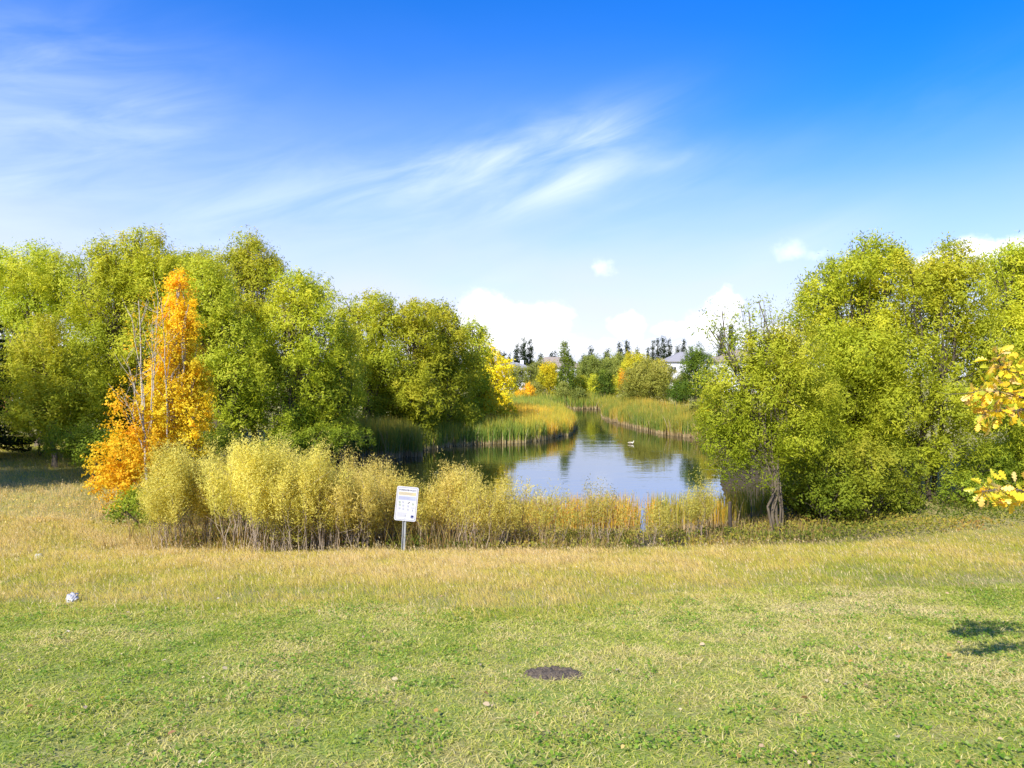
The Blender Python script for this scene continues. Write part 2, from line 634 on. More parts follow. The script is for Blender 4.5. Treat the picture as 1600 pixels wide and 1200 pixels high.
def limb(a, b_, r0, r1, rng, k=7, bow=.15, rise=None):
    a = np.array(a, float)
    b_ = np.array(b_, float)
    t = np.linspace(0, 1, k)[:, None]
    P = a + (b_ - a) * t
    h = np.linalg.norm(b_ - a)
    # leave the base upright, then lean out
    horiz = (b_ - a) * np.array([1, 1, 0])
    P += horiz * ((t ** rise - t) if rise else -(t * (1 - t)) * bow * 2)
    P[1:-1] += rng.normal(size=(k - 2, 3)) * h * .018
    return P, np.linspace(r0, r1, k)


def build_tree(name, base, lobes, label, cat, seed, pal=WILLOW, L=.18, W=.052, cov=1.0, trunk_r=.16, stems=1, bark=None, group=None, rise=1.5, spread=0.0,
               twigs=6, wisps=(), crown_name='crown', trunk_name='trunk', **kw):
    """lobes / wisps in world coordinates"""
    rng = np.random.default_rng(seed)
    base = np.array(base, float)
    root = empty(name, tuple(base), label, cat, group)
    Lb = [tuple(np.array(l[:3]) - base) + tuple(l[3:]) for l in lobes]
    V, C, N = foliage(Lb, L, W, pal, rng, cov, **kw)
    if len(wisps):
        Wb = [tuple(np.array(l[:3]) - base) + tuple(l[3:]) for l in wisps]
        kw2 = dict(kw)
        kw2['clump'] = .35
        kw2['tbias'] = kw.get('tbias', 0) - .12
        V2, C2, N2 = foliage(Wb, L, W, pal, rng, cov, **kw2)
        V, C, N = np.concatenate([V, V2]), np.concatenate([C, C2]), np.concatenate([N, N2])
        Lb = Lb + Wb
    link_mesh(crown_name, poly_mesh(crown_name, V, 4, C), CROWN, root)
    paths = []
    sp = spread or trunk_r * 1.3
    sb = [np.array([rng.normal() * sp * (stems > 1), rng.normal() * sp * (stems > 1), -.25]) for _ in range(stems)]
    top = max(l[2] for l in Lb)
    mains = []
    order = sorted(range(len(Lb)), key=lambda q: -Lb[q][2]) if stems > 1 else range(len(Lb))
    for i, q_ in enumerate(order):
        l = Lb[q_]
        c = np.array(l[:3])
        R = np.array(l[3:6])
        s0 = sb[i % stems]
        rr = trunk_r * (.85 if stems > 1 else .6) * rng.uniform(.7, 1.05)
        tip = c + np.array([0, 0, R[2] * .55])
        if stems == 1:
            f = min(.8, .18 + .5 * max(c[2], 0) / top)
            s0 = np.array([c[0] * .08, c[1] * .08, c[2] * f * .5])
        if stems > 1 and len(mains) >= stems:
            # a branch leaving the nearest of the main stems
            M_, MR = min(mains, key=lambda m: np.hypot(*(m[0][-1] - tip)[:2]))
            below = [j for j in range(2, 8) if M_[j][2] < tip[2] - .25]
            j = below[-1] if below else 2
            s0, rr = M_[j], MR[j] * .6
            P, Rr = limb(s0, tip, rr, .008, rng, 9, .1)
        else:
            P, Rr = limb(s0, tip, rr, .012 + trunk_r * .05, rng, 9, .3, rise)
            mains.append((P, Rr))
        paths.append((P, Rr))
        for q in range(twigs):
            j = rng.integers(3, 8)
            uu = unit(rng.normal(size=3) + np.array([0, 0, .5]))
            e = c + uu * R * rng.uniform(.7, 1.0)
            P2, R2 = limb(P[j], e, Rr[j] * .55, .006, rng, 5, .1)
            paths.append((P2, R2))
    if stems == 1:
        topc = np.array([Lb[int(np.argmax([l[2] for l in Lb]))][0] * .7, Lb[int(np.argmax([l[2] for l in Lb]))][1] * .7, top])
        P, Rr = limb([0, 0, -.3], topc, trunk_r, trunk_r * .12, rng, 12, .1)
        Rr[0] *= 1.35
        paths.append((P, Rr))
    link_mesh(trunk_name, tubes(trunk_name, paths, 7), bark or BARK, root)
    return root


def px_lobes(lst, d, rng, back=.55, squash=1.0):
    """lobes given as photo px (cx, cy, rx, ry[, depth offset, density, tint]) at distance d; adds the far side of the crown"""
    out = []
    for l in lst:
        cx, cy_, rx, ry = l[:4]
        dd = d + (l[4] if len(l) > 4 else rng.uniform(-1, 1) * rx / F * d * .6)
        de = l[5] if len(l) > 5 else 1.0
        tb = (l[6] if len(l) > 6 else 0) + rng.uniform(-.1, .1)
        c = at(cx, cy_, dd)
        r1, r2 = rx / F * dd, ry / F * dd
        out.append((c[0], c[1], c[2], r1, r1 * squash, r2, de, tb))
        if back > 0 and de >= .8:
            o = r1 * rng.uniform(1.2, 1.9)
            out.append((c[0] * (1 + o / dd) + rng.normal() * r1 * .3, c[1] + o, c[2] * 1.0 - r2 * .12, r1 * .95, r1 * .95, r2 * .9, back, tb - .05))
    return out


def px_tree(name, bpx, bpy_, d, lst, label, cat, seed, wisps=(), back=.5, z=None, **kw):
    rng = np.random.default_rng(seed + 999)
    x = (bpx - 800) / F * d
    zz = gz(x, d) if z is None else z
    return build_tree(name, (x, d, zz), px_lobes(lst, d, rng, back), label, cat, seed, wisps=px_lobes(wisps, d, rng, 0) if wisps else (), **kw)


# ================================================================== trees on the left
LW = 'willows along the left shore'
px_tree('willow_tree', 60, 700, 38, [(55, 432, 55, 42), (22, 462, 40, 55), (98, 452, 40, 46), (62, 505, 62, 42, 0, .55), (15, 545, 42, 60), (112, 535, 48, 60, 0, .7), (60, 600, 60, 50, 2), (-40, 480, 50, 70), (-50, 600, 60, 70)],
        'broad pale green willow leftmost of the left shore trees, sky showing through its middle', 'tree', 11, wisps=[(60, 395, 30, 12, 0, .3), (20, 410, 25, 14, 0, .3)], pal=WILLOW_G, tbias=.12, group=LW, trunk_r=.2)
px_tree('willow_tree', 85, 705, 31, [(62, 545, 34, 45), (52, 600, 36, 50), (98, 590, 36, 50), (85, 640, 50, 42), (128, 625, 34, 46), (62, 655, 38, 36)],
        'low light green willow standing in front of the leftmost tall willow', 'tree', 12, pal=WILLOW_G, tbias=.14, L=.17, W=.05, group=LW, trunk_r=.12, stems=3)
px_tree('willow_tree', 190, 715, 36, [(222, 412, 40, 46), (182, 425, 38, 40), (205, 465, 64, 48), (152, 480, 46, 52), (255, 455, 46, 56), (185, 555, 60, 66, 0, 1, -.15), (140, 590, 46, 60, 0, 1, -.1), (245, 555, 60, 76), (165, 650, 62, 50, 0, 1, -.2), (230, 660, 50, 50, 0, 1, -.15)],
        'tallest willow of the left group rising behind the orange birch', 'tree', 13, wisps=[(165, 392, 32, 16, 0, .25), (140, 415, 24, 16, 0, .25), (222, 372, 20, 10, 0, .4), (120, 430, 20, 16, 0, .2)], group=LW, trunk_r=.24)
px_tree('willow_tree', 285, 700, 42, [(285, 440, 40, 40), (310, 430, 34, 34), (265, 500, 50, 60), (320, 510, 50, 60), (290, 600, 60, 80)],
        'willow behind the orange birch, only its green top showing on both sides', 'tree', 14, group=LW, trunk_r=.2, tbias=-.05)
px_tree('willow_tree', 350, 715, 33, [(318, 445, 32, 36), (335, 485, 38, 50), (365, 545, 38, 60), (372, 610, 42, 56), (322, 560, 46, 70), (335, 640, 48, 56), (375, 655, 38, 40), (300, 500, 34, 50)],
        'column shaped green willow directly to the right of the orange birch', 'tree', 15, pal=WILLOW_G, L=.18, W=.055, group=LW, trunk_r=.2, tbias=.1)
px_tree('willow_tree', 395, 700, 39, [(392, 418, 38, 34, 0, .8), (365, 425, 30, 26), (420, 440, 32, 38), (400, 475, 52, 46, 0, .75), (415, 530, 50, 56), (400, 600, 50, 60)],
        'tall willow with an open airy top above the two column shaped willows', 'tree', 16, wisps=[(386, 385, 26, 18, 0, .45), (405, 398, 24, 18, 0, .3), (360, 402, 20, 12, 0, .3)], group=LW, trunk_r=.22, tbias=.1)
px_tree('willow_tree', 460, 712, 36, [(462, 462, 34, 30, 0, .8), (490, 488, 36, 42), (445, 515, 44, 48, 0, .8), (500, 545, 34, 56), (455, 590, 48, 56, 0, 1, -.05), (492, 625, 38, 52), (438, 655, 44, 44), (480, 680, 40, 34)],
        'yellow green willow with bare slanting limbs showing, middle of the left shore', 'tree', 17, wisps=[(452, 440, 24, 14, 0, .35), (478, 452, 20, 16, 0, .4)], group=LW, trunk_r=.2, tbias=.12, twigs=9)
px_tree('willow_tree', 532, 698, 38, [(530, 530, 24, 26), (537, 570, 26, 38), (525, 618, 32, 44), (548, 612, 18, 40), (530, 655, 30, 34)],
        'narrow light green willow at the right end of the near left group', 'tree', 18, group=LW, trunk_r=.14, tbias=.2, L=.18, W=.055)
px_tree('willow_tree', 580, 690, 50, [(582, 488, 34, 22), (548, 502, 22, 22), (602, 518, 34, 30), (565, 545, 40, 38), (600, 580, 42, 44), (570, 610, 40, 44), (600, 640, 40, 34, 0, 1, -.2)],
        'rounded willow at the left of the cove group, above the tall green reeds', 'tree', 19, wisps=[(540, 475, 14, 9, 0, .35), (606, 480, 16, 12, 0, .3)], group=LW, trunk_r=.24, L=.24, W=.075)
px_tree('willow_tree', 648, 695, 51, [(655, 496, 30, 22), (632, 515, 22, 20), (655, 535, 38, 34), (640, 600, 36, 34, -2), (622, 628, 34, 28, -2), (660, 632, 36, 36, -2), (680, 585, 36, 46), (645, 670, 44, 26, -1, 1, -.2)],
        'bushy willow with a rounded lower dome in the middle of the cove group', 'tree', 20, wisps=[(640, 482, 16, 10, 0, .3)], group=LW, trunk_r=.22, L=.24, W=.075, tbias=.05)
px_tree('willow_tree', 702, 693, 54, [(688, 502, 26, 22), (700, 528, 30, 26), (695, 562, 40, 38), (722, 590, 30, 46), (700, 630, 40, 44), (722, 655, 30, 36), (690, 672, 34, 24)],
        'tall willow right of the domed one, leaning over the dark cove water', 'tree', 21, wisps=[(685, 480, 18, 10, 0, .35), (702, 490, 12, 8, 0, .3)], group=LW, trunk_r=.22, L=.25, W=.08, tbias=.04)
px_tree('willow_tree', 742, 688, 60, [(738, 528, 22, 18), (750, 552, 22, 26), (742, 590, 24, 40), (752, 630, 20, 40), (735, 650, 24, 30)],
        'smallest rightmost willow of the left shore, beside the yellow trees', 'tree', 22, wisps=[(736, 508, 16, 8, 0, .4), (752, 520, 10, 8, 0, .3)], group=LW, trunk_r=.18, L=.27, W=.085)

# yellow tree and low yellow bush at the bend
px_tree('aspen_tree', 778, 655, 74, [(766, 556, 9, 14), (772, 574, 17, 20), (789, 572, 11, 10), (768, 600, 20, 24), (788, 600, 16, 16), (776, 626, 26, 18)],
        'bright yellow aspen right of the last willow on the left shore', 'tree', 30, pal=YELLOW, L=.22, W=.15, trunk_r=.12, tbias=.15, up=.2, shoot=.5, k=5)
px_tree('yellow_bush', 765, 668, 61, [(768, 632, 22, 20), (752, 622, 16, 28), (790, 648, 20, 12), (760, 650, 18, 14)],
        'low golden bush at the water end of the willow row', 'bush', 31, pal=YELLOW, L=.26, W=.16, trunk_r=.06, stems=4, tbias=.2, up=.2, shoot=.4, k=5, crown_name='foliage', trunk_name='stems')

# orange birches
ORB = 'autumn birches beside the shrubs'
px_tree('birch_tree', 272, 800, 23.5, [(282, 438, 10, 16), (280, 462, 17, 26), (274, 500, 20, 34), (292, 505, 17, 34), (266, 545, 20, 40), (293, 560, 28, 44), (272, 600, 34, 46), (303, 610, 24, 44), (258, 640, 34, 44), (300, 655, 27, 38), (262, 690, 38, 40), (300, 700, 24, 30), (236, 740, 34, 28)],
        'tall slim birch in dense bright orange leaf', 'tree', 40, pal=GOLD, L=.08, W=.056, cov=1.15, trunk_r=.075, bark=BARK_PALE, group=ORB, up=.45, shoot=.3, k=6, droop=.25, hgrad=.35, twigs=4, back=.35)


def skirt_birch():
    rng = np.random.default_rng(41)
    d = 22.4
    x = (230 - 800) / F * d
    base = np.array([x, d, gz(x, d)])
    root = empty('birch_tree', tuple(base), 'half bare pale stemmed birch with yellow leaves only round its foot', 'tree', ORB)
    lob = px_lobes([(205, 660, 30, 36, 0, .6), (182, 640, 22, 30, 0, .4), (205, 705, 40, 36), (172, 722, 26, 36), (215, 748, 42, 30), (180, 760, 34, 26), (190, 785, 26, 10, 0, .7), (152, 735, 16, 14, 0, .5), (240, 700, 26, 40, .4),
                    (222, 560, 22, 60, 0, .14), (232, 480, 22, 26, 0, .12), (215, 610, 24, 40, 0, .2), (240, 540, 14, 60, 0, .25)], d, rng, .4)
    Lb = [tuple(np.array(l[:3]) - base) + tuple(l[3:]) for l in lob]
    V, C, N = foliage(Lb, .085, .06, GOLD, rng, .6, k=6, shoot=.3, up=.2, droop=.3, tbias=-.02, hgrad=.0)
    link_mesh('crown', poly_mesh('crown', V, 4, C), CROWN, root)
    paths = []

    def stem(p0, p1, r0, r1, dd=0, k=10, wob=.035):
        a, b_ = at(p0[0], p0[1], d + dd) - base, at(p1[0], p1[1], d + dd) - base
        P = a + (b_ - a) * np.linspace(0, 1, k)[:, None]
        P[1:] += np.cumsum(rng.normal(size=(k - 1, 3)) * wob, 0) * .6
        paths.append((P, np.linspace(r0, r1, k)))
        for q in range(14):
            j = rng.integers(3, k)
            e = P[j] + np.array([rng.normal() * .28, rng.normal() * .25, rng.uniform(.25, .9)])
            paths.append(limb(P[j], e, r1 * .8 + .003, .003, rng, 5, -.1))
    stem((231, 815), (220, 470), .055, .012)
    stem((232, 700), (240, 462), .03, .008, .1)
    stem((229, 690), (200, 560), .026, .006, -.1)
    stem((226, 640), (208, 500), .022, .006, -.05)
    stem((262, 700), (246, 468), .024, .006, .25)
    stem((222, 700), (196, 625), .02, .006, -.2)
    stem((236, 640), (232, 500), .018, .006, -.15)
    link_mesh('trunk', tubes('trunk', paths, 6), BARK_PALE, root)


skirt_birch()


# dark spruce at the left edge
def spruce(name, x, y, h, r, label, seed, n=26, dens=1.0, L=.16, group=None, pal=DARKG):
    rng = np.random.default_rng(seed)
    base = (x, y, gz(x, y))
    root = empty(name, base, label, 'tree', group)
    Vs, Cs, paths = [], [], [(np.array([[0, 0, -.2], [0, 0, h * .5], [0, 0, h]]), np.array([h * .02, h * .012, .01]))]
    for i in range(n):
        f = (i + .5) / n
        z = h * (.06 + .93 * f)
        rr = r * (1 - f) ** .85 + .05
        nb = max(5, int(11 * (1 - f) + 5))
        for j in range(nb):
            a = rng.random() * 2 * pi
            ln = rr * rng.uniform(.75, 1.1)
            q = int(ln * 70 * dens / L * .14) + 14
            s = rng.random(q) ** .7
            P = np.stack([cos(a) * ln * s, sin(a) * ln * s, z - .28 * ln * s + .12 * ln * s * s], -1)
            P[:, :2] += np.stack([-sin(a) * np.ones(q), cos(a) * np.ones(q)], -1) * (rng.normal(size=q) * ln * .16 * (1.1 - s))[:, None]
            P += rng.normal(size=P.shape) * .03
            D = unit(np.array([cos(a), sin(a), -.25]) + rng.normal(size=(q, 3)) * .5)
            S = unit(np.cross(D, rng.normal(size=(q, 3))))
            l_, w_ = L, L * .3
            Vs.append(np.stack([P, P + D * l_ * .5 + S * w_ * .5, P + D * l_, P + D * l_ * .5 - S * w_ * .5], 1))
            Cs.append(ramp(pal, np.clip(.2 + .6 * s + rng.normal(size=q) * .15, 0, 1)))
            if h > 4:
                paths.append((np.array([[0, 0, z], [cos(a) * ln * .95, sin(a) * ln * .95, z - .17 * ln]]), np.array([.02, .006])))
    link_mesh('crown', poly_mesh('crown', np.concatenate(Vs).reshape(-1, 3), 4, np.concatenate(Cs)), LEAF, root)
    link_mesh('trunk', tubes('trunk', paths, 5), BARK_DARK, root)
    return root


spruce('spruce_tree', at(-28, 0, 33)[0], 33, 8.6, 2.2, 'very dark spruce cut off by the left edge of the picture', 50, n=34)

for k_, (x_, y_, h_, lab_) in enumerate([(-24.0, 20.5, 11.5, 'unseen willow added just beyond the left edge to shade the grass'), (-28.5, 23.5, 12.5, 'second unseen willow added beyond the left edge behind the first, for more shade')]):  # two willows out of view, added to cast shade on the left grass
    z_ = gz(x_, y_)
    rr_ = np.random.default_rng(45 + k_)
    build_tree('willow_tree', (x_, y_, z_), [(x_ + rr_.normal() * 1.2, y_ + rr_.normal() * 1.2, z_ + h_ * f_, 2.1, 2.1, 2.0, 1, 0) for f_ in (.2, .3, .42, .42, .55, .55, .68, .68, .82)], lab_, 'tree', 45 + k_, group=LW, trunk_r=.2, cov=.8)

# ================================================================== trees on the right
RW = 'willows on the right bank'
px_tree('willow_tree', 1215, 826, 20.6, [(1190, 562, 42, 36), (1238, 545, 40, 40), (1150, 602, 44, 40, 0, .9), (1205, 615, 52, 46), (1135, 655, 36, 44, 0, .9, -.1), (1178, 690, 52, 42, 0, .9, -.15), (1252, 612, 44, 56), (1132, 705, 36, 34, 0, .8, -.1), (1240, 690, 50, 50), (1275, 640, 44, 50, 1), (1170, 740, 48, 24, 0, .5, -.2), (1110, 610, 24, 30, 0, .6)],
        'many stemmed willow with wispy twigs at its top, at the right end of open water', 'tree', 60, pal=WILLOW_G, L=.10, W=.034, cov=.95,
        wisps=[(1128, 495, 24, 16, 0, .13), (1120, 535, 22, 22, 0, .18), (1170, 500, 26, 22, 0, .2), (1160, 540, 36, 24, 0, .3), (1108, 518, 18, 10, 0, .12), (1185, 478, 22, 12, 0, .1), (1225, 500, 22, 14, 0, .3), (1250, 510, 20, 14, 0, .4)],
        trunk_r=.052, stems=7, rise=1.9, spread=.11, group=RW, shoot=.42, twigs=4, tbias=.0, bark=BARK)
px_tree('willow_tree', 1345, 805, 26, [(1368, 412, 38, 30), (1325, 438, 40, 34), (1392, 445, 38, 44, 0, 1, .12), (1285, 478, 36, 34), (1340, 500, 60, 52), (1290, 545, 50, 50), (1385, 545, 56, 60), (1325, 620, 60, 60), (1275, 650, 50, 56), (1385, 650, 50, 56, 0, 1, -.1), (1330, 705, 56, 46, 0, 1, -.1), (1290, 710, 50, 50, -1), (1250, 720, 40, 50, 1), (1380, 710, 50, 50, -1), (1345, 570, 50, 50, -2)],
        'tallest willow of the right bank, with yellowing leaves near its top', 'tree', 61, L=.14, W=.046, cov=1.15,
        wisps=[(1275, 440, 22, 16, 0, .3), (1258, 475, 14, 20, 0, .3), (1352, 384, 24, 10, 0, .45), (1390, 400, 22, 12, 0, .4), (1255, 505, 12, 16, 0, .4)], trunk_r=.13, stems=5, group=RW, shoot=.5, tbias=.0, bark=BARK_DARK)
px_tree('willow_tree', 1452, 808, 24, [(1480, 425, 38, 32), (1445, 455, 40, 40, 0, 1, .08), (1512, 465, 42, 42), (1470, 510, 54, 40), (1420, 570, 40, 54, -1, .9), (1530, 560, 46, 54, 0, .8), (1490, 575, 40, 44, 1.5, .5), (1400, 650, 40, 46, -1, .8), (1540, 660, 46, 50, 0, .8), (1430, 720, 46, 36, 0, .8, -.1), (1480, 650, 46, 46, -1, .8), (1500, 720, 40, 36, -1, .7), (1570, 600, 44, 50)],
        'willow with a thick dark forked trunk standing above the oak leaves', 'tree', 62, L=.13, W=.043, cov=1.05,
        wisps=[(1482, 392, 20, 9, 0, .5), (1420, 425, 18, 14, 0, .3), (1530, 425, 22, 14, 0, .4)], trunk_r=.12, stems=4, group=RW, shoot=.5, tbias=.0, bark=BARK_DARK, twigs=4)
px_tree('willow_tree', 1600, 800, 27, [(1572, 428, 36, 28), (1618, 425, 44, 36), (1590, 480, 50, 44), (1650, 480, 60, 60), (1580, 545, 44, 54), (1640, 580, 60, 70), (1600, 650, 60, 60), (1680, 680, 70, 80), (1610, 730, 60, 40)],
        'yellow green willow cut off by the right edge of the picture', 'tree', 63, L=.14, W=.046, cov=1.15,
        wisps=[(1552, 412, 18, 10, 0, .4), (1590, 398, 24, 8, 0, .5)], trunk_r=.14, stems=3, group=RW, shoot=.5, tbias=.08, bark=BARK_DARK)
UND = 'low bushes under the right willows'
for k_, (bx, by, d, lst, lab, tb) in enumerate([
    (1290, 826, 21.2, [(1285, 745, 44, 44), (1262, 775, 30, 32), (1310, 785, 40, 34)], 'dense dark green bush directly right of the many stemmed willow', -.05),
    (1250, 815, 23.0, [(1245, 760, 34, 40), (1228, 790, 22, 22), (1268, 790, 26, 26)], 'green bush filling the gap behind the many stemmed willow', .1),
    (1365, 822, 21.6, [(1360, 740, 50, 46), (1345, 785, 42, 30), (1395, 780, 36, 32)], 'broad green bush between the dark bush and the forked trunk', .05),
    (1425, 815, 22.3, [(1415, 790, 26, 20), (1405, 740, 36, 36)], 'small bush at the left foot of the forked trunk', -.1),
    (1510, 808, 22.6, [(1505, 770, 36, 28), (1545, 780, 34, 22), (1530, 735, 40, 36, 2)], 'loose green bush at the right foot of the forked trunk', 0),
    (1590, 802, 23.5, [(1590, 765, 40, 30), (1640, 760, 50, 40)], 'shaded bush below the lower oak twig at the right edge', -.1)]):
    px_tree('green_bush', bx, by, d, lst, lab, 'bush', 70 + k_, pal=SHRUBG, L=.09, W=.045, cov=.8, trunk_r=.03, stems=6, group=UND, shoot=.3, k=6, tbias=tb + .1,
            crown_name='foliage', trunk_name='stems', bark=BARK_DARK)
LSH = 'dark bushes under the left trees'
for k_, (bx, by, d, lst, lab) in enumerate([
    (225, 838, 20.6, [(215, 800, 34, 30), (245, 812, 34, 26), (190, 805, 20, 16, 0, .6)], 'dark green bush under the yellow skirt of the half bare birch'),
    (150, 745, 28, [(150, 705, 40, 30), (110, 690, 36, 28)], 'shaded bush on the grass left of the birches'),
    (60, 700, 34, [(60, 665, 40, 26), (95, 680, 30, 20)], 'bright green low bush by the far left patch of lawn'),
    (340, 745, 27, [(330, 700, 36, 28), (365, 712, 30, 22)], 'dark bush between the orange birch and the yellow shrubs'),
    (460, 712, 34, [(450, 695, 40, 24), (500, 690, 36, 26), (540, 688, 26, 20)], 'green undergrowth bush below the yellow green willows')]):
    px_tree('green_bush', bx, by, d, lst, lab, 'bush', 80 + k_, pal=SHRUBG if k_ != 2 else MIDG, L=.10, W=.05, cov=.8, trunk_r=.03, stems=5, group=LSH, shoot=.3, k=6,
            tbias=.0 if k_ != 2 else .4, crown_name='foliage', trunk_name='stems', bark=BARK_DARK)

# ================================================================== sandbar willow shrubs in front
SB = 'yellow shrubs along the foot of the slope'


def stem_shrub(cx, d, top, wpx, label, seed, nstem=26, dens=1.0, pal=BUSHY, foot=.32, tb=0.0, bottom=856, L=.085, W=.016):
    """upright thin stems, feathery leaves on the upper part"""
    rng = np.random.default_rng(seed)
    x = (cx - 800) / F * d
    base = np.array([x, d, gz(x, d)])
    root = empty('willow_shrub', tuple(base), label, 'shrub', SB)
    h = (H - (top - HOR) / F * d) - base[2]
    wr = wpx / F * d / 2
    paths, lobes = [], []
    for i in range(nstem):
        a = rng.random() * 2 * pi
        r = sqrt(rng.random())
        p0 = np.array([cos(a) * r * wr * .72, sin(a) * r * min(wr, 1.1) * .8, -.15])
        p0[2] += gz(p0[0] + x, p0[1] + d) - base[2]
        hh = h * rng.uniform(.62, 1.04) * (1 - .2 * r * r)
        p1 = np.array([p0[0] * 1.25 + rng.normal() * .14, p0[1] * 1.25 + rng.normal() * .14, hh])
        P, R = limb(p0, p1, rng.uniform(.009, .019), .003, rng, 8, .12)
        paths.append((P, R))
        for q in range(7):
            j = rng.integers(2, 8)
            e = P[j] + np.array([rng.normal() * .2, rng.normal() * .2, rng.uniform(.15, .5)])
            paths.append(limb(P[j], e, .004, .0018, rng, 4, 0))
        for f in (.64, .82, .97):
            if f * hh / h > foot * .9 and rng.random() < .9:
                c = p0 + (p1 - p0) * f
                s = rng.uniform(.75, 1.2)
                lobes.append((c[0] + rng.normal() * .1, c[1] + rng.normal() * .1, c[2], .19 * s, .19 * s, .44 * s * max(.6, h / 3), 1.25 * rng.uniform(.2, 1.1), rng.uniform(-.2, .2)))
    if cx > 455:
        for i in range(int(nstem * (1.3 if cx < 720 else .5))):
            a, q = rng.random() * 2 * pi, sqrt(rng.random())
            lobes.append((cos(a) * q * wr * .95, sin(a) * q * .7, h * rng.uniform(.16, .5), .2, .2, .26, rng.uniform(.15, .6), rng.uniform(-.45, .1)))
            e = np.array([cos(a) * q * wr, sin(a) * q * .75, h * rng.uniform(.3, .75)])
            paths.append(limb([e[0] * .9, e[1] * .9, -.1], e, .008, .002, rng, 5, .05))
    V, C, N = foliage(lobes, L, W, pal, rng, .41 * dens, k=10, shoot=.44, up=1.5, droop=.02, clump=.35, tbias=tb + .05, hgrad=.15)
    link_mesh('foliage', poly_mesh('foliage', V, 4, C), CROWN, root)
    link_mesh('stems', tubes('stems', paths, 4), STEM, root)
    return root


sh = [  # cx, d, top, width, stems, density, label, tint
    (285, 18.9, 690, 120, 34, 1.0, 'leftmost yellow shrub, beside the birch, its bare grey stems showing at the foot', 0),
    (352, 19.8, 702, 110, 26, 1.0, 'yellow shrub second from the left, standing a little further back', .05),
    (395, 18.3, 678, 130, 38, 1.05, 'tallest yellow green shrub of the near row', .05),
    (468, 18.5, 690, 130, 36, 1.0, 'full rounded yellow shrub to the right of the tallest one', .0),
    (530, 18.9, 715, 120, 32, .9, 'yellow shrub midway between the tallest shrub and the sign', .1),
    (585, 19.8, 735, 100, 26, .8, 'yellow shrub standing behind and left of the white sign', .05),
    (440, 21.5, 700, 130, 26, .8, 'yellow shrub in the second row behind the tallest shrubs', .1),
    (555, 22.2, 705, 110, 24, .7, 'shrub with brighter yellow tips at the left of the cove', .3),
    (655, 20.3, 742, 90, 24, .6, 'thin twiggy shrub directly right of the white sign', -.05),
    (700, 20.2, 722, 76, 20, .5, 'twiggy shrub with bright yellow tips against the dark cove water', .25),
    (745, 19.2, 735, 90, 24, .4, 'fading olive shrub below the centre of the pond', 0),
    (800, 19.6, 748, 80, 18, .22, 'thin greyish shrub left of the brightest orange reeds', 0),
    (855, 19.3, 755, 64, 11, .12, 'nearly bare shrub in front of the orange reeds', -.2),
    (935, 19.8, 752, 70, 10, .12, 'nearly bare shrub left of the gap in the reeds', -.25),
    (1012, 19.6, 765, 60, 8, .08, 'scraggy few stemmed shrub at the gap in the reeds', -.2),
    (1085, 20.6, 742, 70, 10, .16, 'sparse green shrub right of the gap in the reeds', -.2),
]
for i, (cx, d, top, w, ns_, de, lab, tb) in enumerate(sh):
    stem_shrub(cx, d - 1.25, top + (22 if cx < 620 else 12 if cx < 770 else 24), w, lab, 200 + i, ns_, de, tb=tb, pal=BUSHY)


# ================================================================== blades: reeds and grass
def blades(P, hgt, wid, lean, cols, rng, segs=3, curve=.5, flat=None):
    """P (n,3) roots, arrays hgt, wid, lean (horizontal tip offset as a share of height); cols list of (n,3) for every segment"""
    n = len(P)
    a = rng.random(n) * 2 * pi if flat is None else flat
    face = rng.random(n) * 2 * pi
    L_ = np.stack([np.cos(a), np.sin(a), np.zeros(n)], -1) * (lean * hgt)[:, None]
    S = np.stack([np.cos(face), np.sin(face), np.zeros(n)], -1)
    rows = []
    for i in range(segs + 1):
        t = i / segs
        c = P + L_ * (t ** (1 + curve * 2)) + np.array([0, 0, 1.0]) * (hgt * (t - .35 * lean * t * t))[:, None]
        w = wid * (1 - t) ** .6 * .5 + .0008
        rows.append((c - S * w[:, None], c + S * w[:, None]))
    V = np.stack([x for r in rows for x in r], 1)           # n, 2(segs+1), 3
    base_i = np.arange(n)[:, None] * (2 * (segs + 1))
    fs, cs = [], []
    for i in range(segs):
        fs.append(base_i + np.array([[2 * i, 2 * i + 1, 2 * i + 3, 2 * i + 2]]))
        cs.append(cols[min(i, len(cols) - 1)])
    return V.reshape(-1, 3), np.concatenate(fs), np.concatenate(cs)


def join_blades(name, parts):
    V, Fc, C, off = [], [], [], 0
    for v, f, c in parts:
        V.append(v)
        Fc.append(f + off)
        C.append(c)
        off += len(v)
    return idx_mesh(name, np.concatenate(V), np.concatenate(Fc), np.concatenate(C))


R_GREEN = np.array([(.10,.19,.03), (.17,.28,.05), (.27,.35,.07)])
R_YEL = np.array([(.40,.38,.05), (.55,.45,.06), (.62,.46,.09)])
R_GOLD = np.array([(.70,.40,.03), (.80,.40,.04), (.7,.46,.1)])
R_TAN = np.array([(.5,.38,.2), (.62,.5,.3), (.36,.26,.13)])


